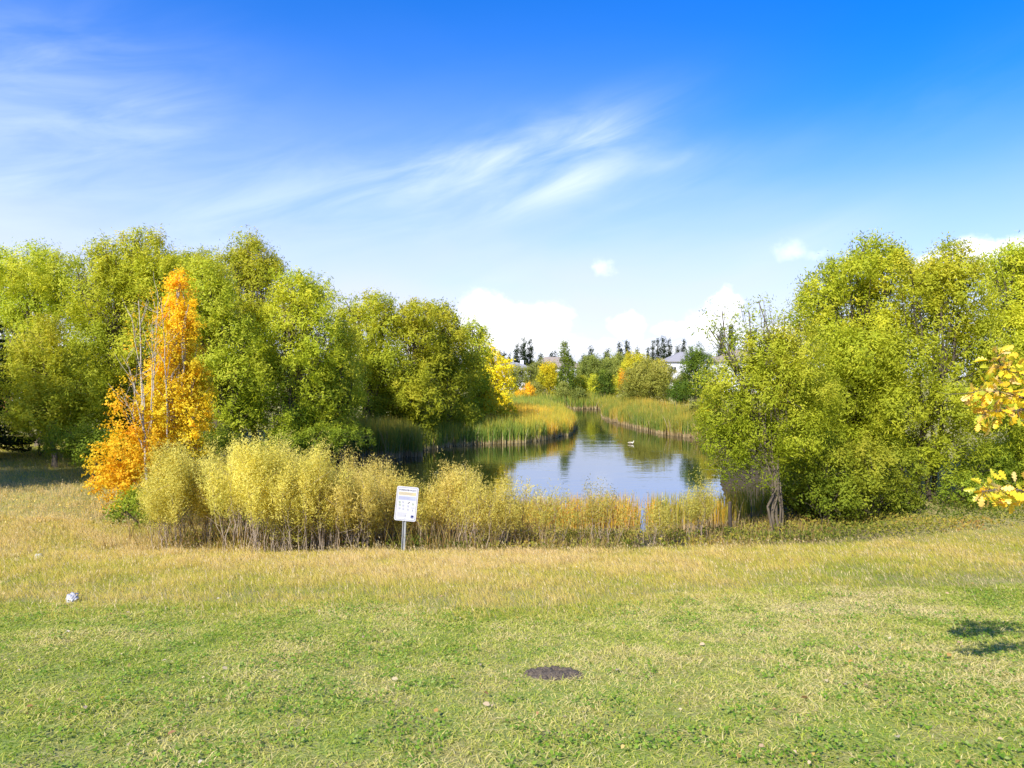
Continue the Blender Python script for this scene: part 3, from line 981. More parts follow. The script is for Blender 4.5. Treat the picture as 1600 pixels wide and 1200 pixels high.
def reeds(name, label, n, sample, hgt, wid, mixf, seed, dead=.14):
    """mixf(x, y, rnd) -> 0..1 : 0 green, .5 yellow, 1 gold"""
    rng = np.random.default_rng(seed)
    x, y = sample(rng, n)
    n = len(x)
    z = np.maximum(ground(x, y), -.12)
    P = np.stack([x, y, z - .03], -1)
    t = np.clip(mixf(x, y) + rng.normal(size=n) * .16, 0, 1)
    base = np.where((t < .5)[:, None], ramp(R_GREEN, rng.random(n)) * (1 - 2 * t[:, None]) + ramp(R_YEL, rng.random(n)) * 2 * t[:, None],
                    ramp(R_YEL, rng.random(n)) * (2 - 2 * t[:, None]) + ramp(R_GOLD, rng.random(n)) * (2 * t[:, None] - 1))
    tan = ramp(R_TAN, rng.random(n))
    isd = rng.random(n) < dead
    mid = np.where(isd[:, None], tan, base)
    tipc = np.where(isd[:, None], tan, base * .75 + ramp(R_YEL, rng.random(n)) * .25)
    low = tan * .92 + mid * .08
    h = hgt * rng.uniform(.68, 1.12, n) * (.85 + .3 * fbm(x, y, 1.6, 9, 2))
    h = np.where(isd, h * rng.uniform(.4, 1.0, n), h)
    lean = np.abs(rng.normal(size=n)) * .14 + np.where(isd, .25 * rng.random(n), 0)
    me = join_blades(name, [blades(P, h, wid * rng.uniform(.6, 1.3, n), lean, [low, mid, mid, tipc], rng, 4, .5)])
    o = link_mesh(name, me, LEAF)
    return tag(o, label, 'reeds', kind='stuff')


def poly_sample(poly, sdmax, sdmin=-.35, edge=.6):
    poly = np.array(poly, float)

    def f(rng, n):
        xs, ys = [], []
        got = 0
        while got < n:
            x = rng.uniform(poly[:, 0].min(), poly[:, 0].max(), n * 3)
            y = rng.uniform(poly[:, 1].min(), poly[:, 1].max(), n * 3)
            ins = np.zeros(len(x), bool)
            k = len(poly)
            for i in range(k):
                ax, ay = poly[i]
                bx, by = poly[(i + 1) % k]
                ins ^= ((ay > y) != (by > y)) & (x < (bx - ax) * (y - ay) / (by - ay + 1e-12) + ax)
            sd = pond_sd(x, y)
            wob = (fbm(x, y, 1.5, 4, 2) - .5) * 1.0
            ok = ins & (sd > sdmin + wob) & (sd < sdmax) & (rng.random(len(x)) < np.where(sd < 1.6, 1.0, edge))
            xs.append(x[ok])
            ys.append(y[ok])
            got += ok.sum()
        return np.concatenate(xs)[:n], np.concatenate(ys)[:n]
    return f


reeds('cattails', 'tall green cattails on the near point of the left shore', 9500, poly_sample([(-13.5, 40.5), (-5.8, 44), (-5.8, 46.5), (-8, 49), (-13.5, 49)], 6), 2.25, .045,
      lambda x, y: np.where(x < -10, .5, .22) + (fbm(x, y, 1.5, 1) - .5) * .5, 301)
reeds('cattails', 'cattails along the golden spit on the far side of the cove', 26000, poly_sample([(-8, 48), (-4, 50), (3, 55), (7.2, 63), (7.2, 82), (0, 84), (-8, 62)], 14, edge=.35), 1.75, .05,
      lambda x, y: np.clip(.0 + (x + 4.5) * .045 + (fbm(x, y, 1.3, 2) - .5) * 1.5 + np.clip(pond_sd(x, y) - 1.2, 0, 4) * .17, 0, .95), 302)
reeds('cattails', 'green cattails closing off the far end of the pond', 13000, poly_sample([(-12, 84), (7.4, 84), (7.4, 104), (4, 107), (6.5, 113), (17, 112), (18, 122), (-12, 122)], 12, edge=.5), 2.0, .09,
      lambda x, y: .14 + (fbm(x, y, 4, 2) - .5) * .7, 303)
reeds('cattails', 'yellow green cattails along the right shore of the channel', 20000, poly_sample([(11, 111), (11, 84), (11.3, 75), (12.6, 66), (15.2, 57), (18.5, 54), (24, 58), (24, 111)], 6, edge=.5), 1.8, .055,
      lambda x, y: .14 + (fbm(x, y, 1.6, 3) - .5) * 1.3 + np.clip(pond_sd(x, y) - 1, 0, 4) * .07, 304)


def opening(x, y):
    x = x + (fbm(x, y, .7, 77, 2) - .5) * .55
    return np.exp(-((x - .192 * y) / .30) ** 2) + .8 * np.exp(-((x - .252 * y) / .16) ** 2)


def front_sample(rng, n):
    x = rng.uniform(-8.5, 9.2, n * 4)
    y = rng.uniform(20.6, 24.6, n * 4)
    sd = pond_sd(x, y)
    gap = opening(x, y)
    dn = fbm(x, y, .8, 6, 2)
    ok = (sd < 1.2) & (sd > -1.5) & (rng.random(len(x)) > gap * 1.05) & (rng.random(len(x)) < np.clip((dn - .36) * 4, .02, 1))
    x, y = x[ok], y[ok]
    return x[:n], y[:n]


reeds('cattails', 'orange and yellow cattails along the near shore below the open water', 8500, front_sample, 1.32, .032,
      lambda x, y: np.where(x > 4.7, .38, .80) + (fbm(x, y, 1.0, 8) - .5) * .8, 305, dead=.22)


# low green and yellow growth at the foot of the slope
def undergrowth():
    rng = np.random.default_rng(320)
    n = 26000
    x = rng.uniform(-14, 20, n * 2)
    y = rng.uniform(16.6, 23.6, n * 2)
    sd = pond_sd(x, y)
    f = fbm(x, y, .9, 12, 3)
    ok = (rng.random(n * 2) > opening(x, y)) & (sd > .25) & (f > .38) & (y > 17.2 + .2 * np.clip(x - 3, 0, 14)) & (x > -9)
    x, y = x[ok][:n], y[ok][:n]
    n = len(x)
    z = ground(x, y)
    hh = .16 + .4 * np.clip(fbm(x, y, 1.2, 13) - .25, 0, 1)
    P = np.stack([x, y, z + rng.random(n) * hh], -1)
    D = unit(rng.normal(size=(n, 3)) + np.array([0, 0, .6]))
    S = unit(np.cross(D, rng.normal(size=(n, 3))))
    L_, W_ = (.09 * rng.uniform(.6, 1.4, n))[:, None], (.045 * rng.uniform(.6, 1.4, n))[:, None]
    V = np.stack([P, P + D * L_ * .5 + S * W_ * .5, P + D * L_, P + D * L_ * .5 - S * W_ * .5], 1)
    c = ramp(np.array([(.05, .08, .012), (.12, .16, .02), (.26, .26, .04), (.42, .34, .06), (.36, .20, .07)]), fbm(x, y, 2.5, 14, 2) * 1.1 - .1 + rng.normal(size=n) * .14)
    o = link_mesh('undergrowth', poly_mesh('undergrowth', V, 4, c), LEAF)
    tag(o, 'low green, yellow and rusty undergrowth between the grass slope and the shore', 'undergrowth', kind='stuff')


undergrowth()


def dry_stems():
    rng = np.random.default_rng(330)
    n = 11000
    x = rng.uniform(-10.5, 9.5, n * 2)
    y = rng.uniform(17.0, 22.6, n * 2)
    f = fbm(x, y, .7, 61, 2)
    ok = (rng.random(n * 2) > opening(x, y) * 1.1) & (pond_sd(x, y) > -.2) & (y > 17.1 + .2 * np.clip(x - 3, 0, 14)) & (rng.random(n * 2) < np.clip((f - .3) * 3, .05, 1))
    x, y = x[ok][:n], y[ok][:n]
    n = len(x)
    h = (.25 + .85 * rng.random(n) ** 1.6) * np.where(x > 1, .5, .9)
    c = ramp(np.array([(.16, .11, .06), (.34, .24, .11), (.50, .38, .18), (.42, .40, .10), (.52, .32, .06)]), rng.random(n))
    P = np.stack([x, y, ground(x, y) - .02], -1)
    o = link_mesh('dry_stems', join_blades('dry_stems', [blades(P, h, .012 * rng.uniform(.6, 1.5, n), .1 + .4 * rng.random(n), [c * .8, c, c * 1.1], rng, 3, .3)]), LEAF)
    tag(o, 'brown and tan dead stems standing among the shrubs by the shore', 'dry stems', kind='stuff')


dry_stems()


# ------------------------------------------------------------------ grass
def tall_edge(x):
    """distance at which the mown lawn gives way to the long grass"""
    return 9.4 + .2 * np.clip(x, 0, 12) + (vnoise(x, x * 0 + 3, 1.7, 2) - .5) * 1.2 + (vnoise(x, x * 0 + 9, .45, 2) - .5) * .5


G_PAL = np.array([(.14,.24,.02), (.25,.34,.03), (.38,.43,.06), (.50,.49,.11), (.60,.52,.20), (.64,.54,.28)])
T_PAL = np.array([(.15,.23,.02), (.31,.35,.038), (.48,.43,.066), (.61,.47,.13), (.67,.50,.24)])


def lawn():
    rng = np.random.default_rng(400)
    n = 520000
    y = 1.6 + 10.7 * rng.random(n * 2) ** .85
    x = rng.uniform(-1, 1, n * 2) * (y * .9 + 2.8)
    keep = rng.random(len(x)) < np.clip((y / 12.3) * 1.05 + .22, 0, 1)
    x, y = x[keep][:n], y[keep][:n]
    hole = ((x - .37) / .30) ** 2 + ((y - 6.18) / .22) ** 2
    ok = (y < tall_edge(x) + .5) & (hole > .82 - .5 * rng.random(len(x)) ** 2)
    x, y = x[ok], y[ok]
    n = len(x)
    big, med, fine = fbm(x, y * .8, 2.6, 20, 3), fbm(x, y, .55, 23, 2), vnoise(x, y, .12, 26)
    t = -.12 + .75 * big + .50 * med + .26 * (fine - .5) + rng.normal(size=n) * .19
    t = t + np.where(rng.random(n) < .14, .35, 0)
    t = t + .28 * np.clip((vnoise(x, y, 1.3, 70) - .62) * 5, 0, 1) - .10 * np.clip((vnoise(x, y, .9, 71) - .6) * 5, 0, 1)
    c = ramp(G_PAL, t) * rng.uniform(.85, 1.15, (n, 1))
    h = (.018 + .026 * rng.random(n)) * (.6 + .9 * med)
    h = np.where(rng.random(n) < .06, h * 1.7, h)
    P = np.stack([x, y, ground(x, y) - .004], -1)
    lean = .6 + rng.random(n) * 1.5
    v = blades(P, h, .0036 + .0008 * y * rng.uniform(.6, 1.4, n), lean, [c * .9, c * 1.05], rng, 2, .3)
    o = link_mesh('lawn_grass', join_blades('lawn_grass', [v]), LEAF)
    tag(o, 'short mown green grass with dry patches in the foreground', 'grass', kind='stuff')
    # broad leaved weeds in patches
    n = 80000
    y = 2.0 + 8.4 * rng.random(n) ** .8
    x = rng.uniform(-1, 1, n) * (y * .9 + 2.5)
    f = fbm(x, y, .28, 30, 2) * .65 + fbm(x, y, 1.9, 33, 2) * .35
    ok = (f > .56) & (y < tall_edge(x)) & (((x - .37) / .3) ** 2 + ((y - 6.18) / .22) ** 2 > 1)
    x, y = x[ok], y[ok]
    n = len(x)
    P = np.stack([x, y, ground(x, y) + .012 + .03 * rng.random(n)], -1)
    a = rng.random(n) * 2 * pi
    D = unit(np.stack([np.cos(a), np.sin(a), rng.uniform(-.1, .7, n)], -1))
    S = unit(np.cross(D, np.array([0, 0, 1.0]) + rng.normal(size=(n, 3)) * .3))
    l_ = (.02 + .018 * rng.random(n))[:, None]
    V = np.stack([P, P + D * l_ * .45 + S * l_ * .36, P + D * l_, P + D * l_ * .45 - S * l_ * .36], 1)
    c = ramp(np.array([(.10, .22, .025), (.16, .32, .03), (.25, .40, .05), (.36, .46, .14)]), rng.random(n))
    o = link_mesh('clover', poly_mesh('clover', V, 4, c), LEAF)
    tag(o, 'patches of broad leaved clover and weeds in the lawn', 'clover', kind='stuff')


lawn()


def long_grass():
    rng = np.random.default_rng(410)
    n = 330000
    y = 8.4 + 12.5 * rng.random(n) ** .95
    x = rng.uniform(-1, 1, n) * (y * .9 + 3)
    sd = pond_sd(x, y)
    lim = 17.2 + np.clip(x - 3, 0, 14) * .2
    lim = np.where(x < -7.2, 40, lim)
    ok = (y > tall_edge(x) - .35 + rng.normal(size=n) * .45) & (y < lim + rng.normal(size=n) * .3) & (sd > 1.0)
    x, y = x[ok], y[ok]
    m = 90000
    y2 = rng.uniform(20, 44, m)
    x2 = -rng.uniform(0, 1, m) * 24 - 7.5
    left = x2 < -(y2 * .50)
    x2, y2 = x2[left], y2[left]
    x, y = np.concatenate([x, x2]), np.concatenate([y, y2])
    n = len(x)
    sc = np.clip(y / 13, .8, 2.6)
    big, med = fbm(x, y * .7, 3.2, 40, 3), fbm(x, y, .6, 44, 2)
    edge = np.clip((y - tall_edge(x)) / 5.0, 0, 1)
    right = np.clip((x - 2) / 8, 0, 1)
    t = -.37 + .75 * big + .60 * med + .48 * edge * (1 - .6 * right) + rng.normal(size=n) * .13
    t = t + np.where(rng.random(n) < .12, .25, 0)
    lush_shade = np.clip((y - 24) / 8, 0, 1) * (x < -8)  # lush grass at far left, its colour darkened to stand for tree shade
    t = t - .38 * lush_shade
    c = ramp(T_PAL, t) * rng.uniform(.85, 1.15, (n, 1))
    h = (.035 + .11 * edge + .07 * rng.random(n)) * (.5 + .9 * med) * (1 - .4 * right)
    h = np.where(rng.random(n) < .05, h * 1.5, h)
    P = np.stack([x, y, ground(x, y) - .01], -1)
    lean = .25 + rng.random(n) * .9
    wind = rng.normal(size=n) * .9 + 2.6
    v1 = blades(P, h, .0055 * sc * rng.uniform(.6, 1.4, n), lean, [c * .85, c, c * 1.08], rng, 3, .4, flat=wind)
    # seed heads
    q = rng.random(n) < .045
    Ph = P[q]
    k = len(Ph)
    hh = h[q] * 1.25 + .06
    a = rng.normal(size=k) * .9 + 2.6
    tipc = np.array([(.62, .50, .28)]) * rng.uniform(.75, 1.1, (k, 1))
    v2 = blades(Ph, hh, np.full(k, .004) * sc[q], .3 + .5 * rng.random(k), [tipc * .8, tipc], rng, 2, .3, flat=a)
    top = Ph + np.stack([np.cos(a), np.sin(a), np.zeros(k)], -1) * (.4 * hh)[:, None] * .75 + np.array([0, 0, 1.0]) * (hh * .78)[:, None]
    v3 = blades(top, np.full(k, .055), .012 * sc[q], .5 + .4 * rng.random(k), [tipc, tipc], rng, 2, .2, flat=a)
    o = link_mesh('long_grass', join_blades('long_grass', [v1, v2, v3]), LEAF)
    tag(o, 'long straw coloured grass covering the slope above the shrubs', 'grass', kind='stuff')


long_grass()


def leaf_litter():
    rng = np.random.default_rng(420)
    n = 420
    y = 3.2 + 15 * rng.random(n) ** 1.1
    x = rng.uniform(-1, 1, n) * y * .85
    P = np.stack([x, y, ground(x, y) + .03 + .012 * rng.random(n) + np.where(y > 9.4, .08, 0)], -1)
    a = rng.random(n) * 2 * pi
    D = unit(np.stack([np.cos(a), np.sin(a), rng.normal(size=n) * .25], -1))
    S = unit(np.cross(D, np.array([0, 0, 1.0]) + rng.normal(size=(n, 3)) * .35))
    l_ = (.025 + .035 * rng.random(n) ** 2)[:, None]
    U = np.cross(S, D)
    pts = [P, P + D * l_ * .3 + S * l_ * .34 + U * .008, P + D * l_ * .75 + S * l_ * .26 + U * .01, P + D * l_, P + D * l_ * .7 - S * l_ * .3 + U * .01, P + D * l_ * .25 - S * l_ * .3 + U * .006]
    V = np.stack(pts, 1)
    c = ramp(np.array([(.40, .32, .20), (.46, .36, .22), (.34, .18, .07), (.45, .32, .05), (.52, .46, .34)]), rng.random(n))
    m2 = 2600
    y2 = rng.uniform(20, 38, m2)
    x2 = -rng.uniform(.52, .9, m2) * y2
    P2 = np.stack([x2, y2, ground(x2, y2) + .06 + .06 * rng.random(m2)], -1)
    D2 = unit(rng.normal(size=(m2, 3)) * np.array([1, 1, .3]))
    S2 = unit(np.cross(D2, np.array([0, 0, 1.0]) + rng.normal(size=(m2, 3)) * .4))
    l2 = .07
    V2 = np.stack([P2, P2 + D2 * l2 * .3 + S2 * l2 * .3, P2 + D2 * l2 * .7 + S2 * l2 * .25, P2 + D2 * l2, P2 + D2 * l2 * .7 - S2 * l2 * .25, P2 + D2 * l2 * .3 - S2 * l2 * .3], 1)
    c2 = ramp(np.array([(.5, .38, .05), (.6, .48, .12), (.45, .3, .1)]), rng.random(m2))
    o = link_mesh('fallen_leaves', poly_mesh('fallen_leaves', np.concatenate([V, V2]), 6, np.concatenate([c, c2])), leaf_mat('dry_leaves', .15, .7, .2))
    tag(o, 'dry tan and yellow leaves scattered over the grass', 'fallen leaves', kind='stuff')


leaf_litter()

# ================================================================== far trees
AIRY = [(.20,.23,.04), (.34,.35,.06), (.46,.43,.09)]
FT = 'trees beyond the far end of the pond'


def far_tree(name, cx, top, bot, w, d, pal, label, seed, cov=.9, tb=0.0, narrow=False, n=None, group=FT, cat='tree', leafk=1.0):
    rng = np.random.default_rng(seed)
    x = (cx - 800) / F * d
    z0 = gz(x, d)
    zt = H - (top - HOR) / F * d
    h = zt - z0
    R = w / F * d / 2
    lobes = []
    n = n or (7 if not narrow else 6)
    for i in range(n):
        if narrow:
            f = (i + .5) / n
            rr = R * (1 - .75 * f ** 1.5)
            lobes.append((x + rng.normal() * R * .12, d + rng.normal() * R * .2, z0 + h * (.1 + .82 * f), rr, rr, h * .13, 1, rng.uniform(-.1, .1)))
        else:
            f = (i + .5) / n
            a = i * 2.4 + rng.random()
            prof = sin(pi * min(.93, .22 + .75 * f)) ** .6
            rr = R * rng.uniform(.42, .58)
            off = (R - rr * .75) * prof * (.9 if i < n - 1 else .1)
            rz = min(max(rr * .9, h * .16), h * .3)
            lobes.append((x + cos(a) * off, d + sin(a) * off, min(z0 + h * (.16 + .66 * f), zt - rz * .98), rr, rr, rz, 1, rng.uniform(-.15, .15)))
    if not narrow:
        lobes.append((x, d, z0 + h * .45, R * .7, R * .7, h * .36, .9, 0))
    lf = d / 683 * 1.5 * leafk
    return build_tree(name, (x, d, z0), lobes, label, cat, seed, pal=pal, L=lf, W=lf * .5, cov=cov * (1.7 if narrow else 1), trunk_r=max(.05, h * .016), group=group, shoot=lf * 3, k=5, twigs=2, tbias=tb,
                      stems=1 if cat == 'tree' else 3, crown_name='crown' if cat == 'tree' else 'foliage', trunk_name='trunk' if cat == 'tree' else 'stems', bark=BARK)


far = [
    ('willow_tree', 845, 566, 610, 66, 150, OLIVE, 'rounded olive willow behind the yellow tree beyond the pond', 0, False),
    ('willow_tree', 805, 568, 612, 34, 140, OLIVE, 'small olive tree right of the yellow aspen', .1, False),
    ('aspen_tree', 856, 562, 622, 36, 124, YELLOW, 'lemon yellow tree left of the pointed green poplar', -.15, False),
    ('poplar_tree', 884, 534, 622, 30, 121, MIDG, 'tall pointed green poplar at the middle of the far shore', .25, True),
    ('willow_tree', 925, 556, 612, 60, 150, OLIVE, 'olive domed willow right of the pointed green poplar', .0, False),
    ('willow_tree', 958, 552, 610, 60, 155, OLIVE, 'grey green domed willow between the olive one and the yellow green tree', .15, False),
    ('willow_tree', 905, 590, 624, 44, 128, WILLOW, 'low yellow green tree at the foot of the pointed poplar', .1, False),
    ('maple_tree', 945, 576, 622, 32, 117, MIDG, 'dark green tree standing at the far shore', .0, False),
    ('aspen_tree', 930, 585, 622, 24, 122, WILLOW, 'yellow green sapling against the dark green tree', .3, False),
    ('willow_tree', 958, 588, 625, 20, 118, WILLOW, 'slim yellow tinted tree right of the dark green tree', .4, False),
    ('aspen_tree', 973, 575, 622, 18, 121, ORANGE, 'narrow orange tree left of the big airy willow', 0, False),
    ('ash_tree', 990, 546, 618, 60, 130, WILLOW, 'yellow green tree rising behind the big airy willow', .35, False),
    ('ash_tree', 1030, 562, 618, 40, 126, WILLOW, 'second yellow green tree behind the big airy willow', .25, False),
    ('willow_tree', 1012, 562, 638, 92, 96, AIRY, 'big airy willow on the right bank of the channel', .1, False),
    ('maple_tree', 1088, 534, 640, 54, 86, MIDG, 'full dark green tree right of the white house', .1, False),
    ('maple_tree', 1062, 596, 642, 34, 90, MIDG, 'low dark green tree between the airy willow and the full dark tree', -.1, False),
    ('maple_tree', 1068, 580, 630, 40, 102, OLIVE, 'olive tree covering the lower wall of the white house', .1, False),
    ('willow_tree', 1112, 592, 655, 40, 66, WILLOW, 'yellow green young tree beside the many stemmed willow', .25, False),
]
for i, (nm, cx, top, bot, w, d, pal, lab, tb, nar) in enumerate(far):
    far_tree(nm, cx, top, bot, w, d, pal, lab, 500 + i, tb=tb, narrow=nar)
for i, (cx, top, w, d, pal, lab, tb) in enumerate([
    (826, 600, 24, 116, ORANGE, 'round orange bush above the far cattails', .1),
    (812, 610, 18, 114, ORANGE, 'small orange bush left of the round orange one', -.1),
    (880, 598, 30, 117, OLIVE, 'grey green bush below the lemon yellow tree', .2),
    (905, 608, 34, 116, OLIVE, 'dark olive bush at the far shore', -.1),
    (1085, 628, 28, 66, OLIVE, 'brown green bush on the right bank by the reeds', .1),
    (1100, 634, 26, 62, YELLOW, 'low yellow bush on the right bank by the reeds', -.3),
    (985, 612, 40, 108, OLIVE, 'pale bush below the narrow orange tree', .3),
    (835, 596, 30, 122, OLIVE, 'silvery green bush behind the round orange one', .5)]):
    far_tree('bush', cx, top, 0, w, d, pal, lab, 540 + i, tb=tb, n=4, cat='bush', group='bushes at the far shore')

# dark spires on the skyline
SP = 'dark skyline poplars and spruces'
for i, (cx, top, w, d, lab, nar) in enumerate([
    (781, 548, 7, 190, 'leftmost thin dark spire just right of the yellow aspen', 1),
    (789, 550, 8, 190, 'short dark spire second from the left on the skyline', 1),
    (796, 553, 7, 192, 'small dark spire third from the left on the skyline', 1),
    (807, 537, 10, 200, 'left one of the trio of tall dark poplars', 1),
    (818, 527, 11, 200, 'tallest middle one of the trio of dark poplars', 1),
    (828, 532, 11, 202, 'right one of the trio of tall dark poplars', 1),
    (844, 553, 8, 210, 'small dark spruce over the brown roof', 1),
    (862, 552, 8, 214, 'dark tip left of the pointed green poplar', 1),
    (867, 549, 6, 214, 'thin dark tip touching the pointed green poplar', 1),
    (912, 556, 9, 215, 'small dark spruce right of the pointed green poplar', 1),
    (924, 541, 9, 215, 'dark spruce above the olive domed willow', 1),
    (946, 550, 8, 216, 'dark spruce midway along the skyline', 1),
    (951, 545, 5, 216, 'thinnest dark tip midway along the skyline', 1),
    (967, 536, 10, 200, 'loose dark poplar left of the yellow green treetop', 1),
    (979, 533, 11, 200, 'taller loose dark poplar over the yellow green treetop', 1),
    (996, 543, 7, 205, 'faint dark tip over the yellow green treetop', 1),
    (1013, 542, 5, 205, 'thin dark spire left of the poplar cluster', 1),
    (1020, 531, 6, 205, 'left outlier of the skyline poplar cluster', 1),
    (1028, 529, 7, 203, 'left poplar of the dense skyline cluster', 1),
    (1037, 526, 9, 203, 'middle and tallest poplar of the dense skyline cluster', 1),
    (1046, 529, 7, 203, 'right poplar of the dense skyline cluster', 1),
    (1059, 538, 7, 200, 'short dark spruce left of the house roof peak', 1),
    (1068, 531, 8, 200, 'dark spruce over the house roof peak', 1),
    (1128, 512, 9, 150, 'left one of two dark poplars seen through wispy twigs', 1),
    (1143, 504, 11, 150, 'right one of two dark poplars seen through wispy twigs', 1)]):
    far_tree('poplar_tree', cx, top, 0, w * 1.25, d, DARKG, lab, 570 + i, tb=.1, narrow=True, group=SP, leafk=.8)

# a belt of far woodland masses left, right and behind so the horizon is closed from other positions too
def woodland():
    rng = np.random.default_rng(900)
    lobes = []
    for i in range(90):
        x, y = -170 + 340 * i / 89 + rng.normal() * 2, 228 + rng.normal() * 10
        h = rng.uniform(4, 8.5)
        z0 = gz(x, y)
        lobes.append((x, y, z0 + h * .5, rng.uniform(2, 3.5), 2.5, h * .5, 1, rng.uniform(-.2, .2)))
    V, C, N = foliage(lobes, .6, .35, OLIVE, rng, .9, k=5, shoot=1.0)
    o = link_mesh('distant_woodland', poly_mesh('distant_woodland', V, 4, C), CROWN)
    tag(o, 'low far woodland closing the horizon behind the houses', 'woodland', kind='stuff')


woodland()

# ================================================================== houses
SIDING = plain_mat('pale_siding', (.62, .63, .66), (.56, .57, .60), 1.0, .7, stretch=(.1, .1, 6))
SHINGLE = plain_mat('grey_shingle', (.22, .22, .23), (.30, .29, .29), 5, .9)
SHINGLE_B = plain_mat('brown_shingle', (.30, .25, .20), (.22, .18, .15), 5, .9)
BRICK = plain_mat('red_brown_cladding', (.34, .09, .05), (.26, .07, .04), 4, .8)
GLASS = plain_mat('window_glass', (.03, .035, .04), (.05, .055, .06), 2, .08, spec=.6)
TRIM = plain_mat('white_trim', (.75, .75, .74), (.68, .68, .68), 3, .6)


def box_bm(bm, x0, x1, y0, y1, z0, z1):
    vs = [bm.verts.new(v) for v in [(x0, y0, z0), (x1, y0, z0), (x1, y1, z0), (x0, y1, z0), (x0, y0, z1), (x1, y0, z1), (x1, y1, z1), (x0, y1, z1)]]
    for f in [(3, 2, 1, 0), (4, 5, 6, 7), (0, 1, 5, 4), (1, 2, 6, 5), (2, 3, 7, 6), (3, 0, 4, 7)]:
        bm.faces.new([vs[i] for i in f])


def bm_obj(name, bm, mat, parent=None, smooth=False):
    me = bpy.data.meshes.new(name)
    bmesh.ops.recalc_face_normals(bm, faces=bm.faces)
    bm.to_mesh(me)
    bm.free()
    if smooth:
        me.polygons.foreach_set('use_smooth', np.ones(len(me.polygons), bool))
    return link_mesh(name, me, mat, parent)


def house(cx, d, w, dep, h, roof_h, label, wall, roof, wins, rot=0.0):
    x = (cx - 800) / F * d
    root = empty('house', (x, d, gz(x, d)), label, 'house')
    root.rotation_euler.z = rot
    bm = bmesh.new()
    box_bm(bm, -w / 2, w / 2, -dep / 2, dep / 2, -.3, h)
    bm_obj('wall', bm, wall, root)
    bm = bmesh.new()
    o = .45
    e = [(-w / 2 - o, -dep / 2 - o, h + .003), (w / 2 + o, -dep / 2 - o, h + .003), (w / 2 + o, dep / 2 + o, h + .003), (-w / 2 - o, dep / 2 + o, h + .003)]
    lo = [bm.verts.new(v) for v in e]
    mi = [bm.verts.new((a, b_, c + .18)) for a, b_, c in e]
    r1, r2 = bm.verts.new((-w / 2 + dep * .42, 0, h + roof_h)), bm.verts.new((w / 2 - dep * .42, 0, h + roof_h))
    bm.faces.new(lo[::-1])
    for i in range(4):
        bm.faces.new([lo[i], lo[(i + 1) % 4], mi[(i + 1) % 4], mi[i]])
    bm.faces.new([mi[0], mi[1], r2, r1])
    bm.faces.new([mi[1], mi[2], r2])
    bm.faces.new([mi[2], mi[3], r1, r2])
    bm.faces.new([mi[3], mi[0], r1])
    ro = bm_obj('roof', bm, roof, root)
    bm = bmesh.new()
    box_bm(bm, w * .22, w * .22 + .9, .3, 1.1, h + roof_h * .4, h + roof_h + .6)
    bm_obj('chimney', bm, SIDING, ro)
    for (wx, wz, ww, wh) in wins:
        bm = bmesh.new()
        box_bm(bm, wx - ww / 2, wx + ww / 2, -dep / 2 - .06, -dep / 2 + .02, wz, wz + wh)
        f = bm_obj('window', bm, TRIM, root)
        bm = bmesh.new()
        box_bm(bm, wx - ww / 2 + .1, wx - .04, -dep / 2 - .075, -dep / 2 - .05, wz + .1, wz + wh - .1)
        box_bm(bm, wx + .04, wx + ww / 2 - .1, -dep / 2 - .075, -dep / 2 - .05, wz + .1, wz + wh - .1)
        bm_obj('pane', bm, GLASS, f)
    return root


W4 = [(-5, 1.0, 1.6, 1.3), (0, 1.0, 2.2, 1.3), (5, 1.0, 1.6, 1.3), (-5.5, 4.0, 1.4, 1.3), (-1.5, 4.0, 1.2, 1.3), (2.5, 4.0, 1.8, 1.3), (5.5, 4.0, 1.2, 1.3)]
house(1080, 168, 14, 10, 6.4, 2.6, 'white sided house with a grey hipped roof beside the full dark tree', SIDING, SHINGLE, W4)
house(868, 178, 13, 9, 5.6, 2.9, 'house with a wide brown grey roof behind the lemon yellow tree', SIDING, SHINGLE_B, W4)
house(800, 182, 10, 9, 5.6, 1.6, 'pale house low behind the trio of dark poplars', SIDING, SHINGLE, W4)
house(1160, 150, 13, 9, 6.4, 2.8, 'tan roofed house seen through the twigs of the many stemmed willow', SIDING, SHINGLE_B, W4)
house(20, 74, 9, 8, 4.2, 2.0, 'red brown house glimpsed through the leftmost trees', BRICK, SHINGLE_B, [(-2, 1.0, 1.4, 1.2), (2, 1.0, 1.4, 1.2)], .3)

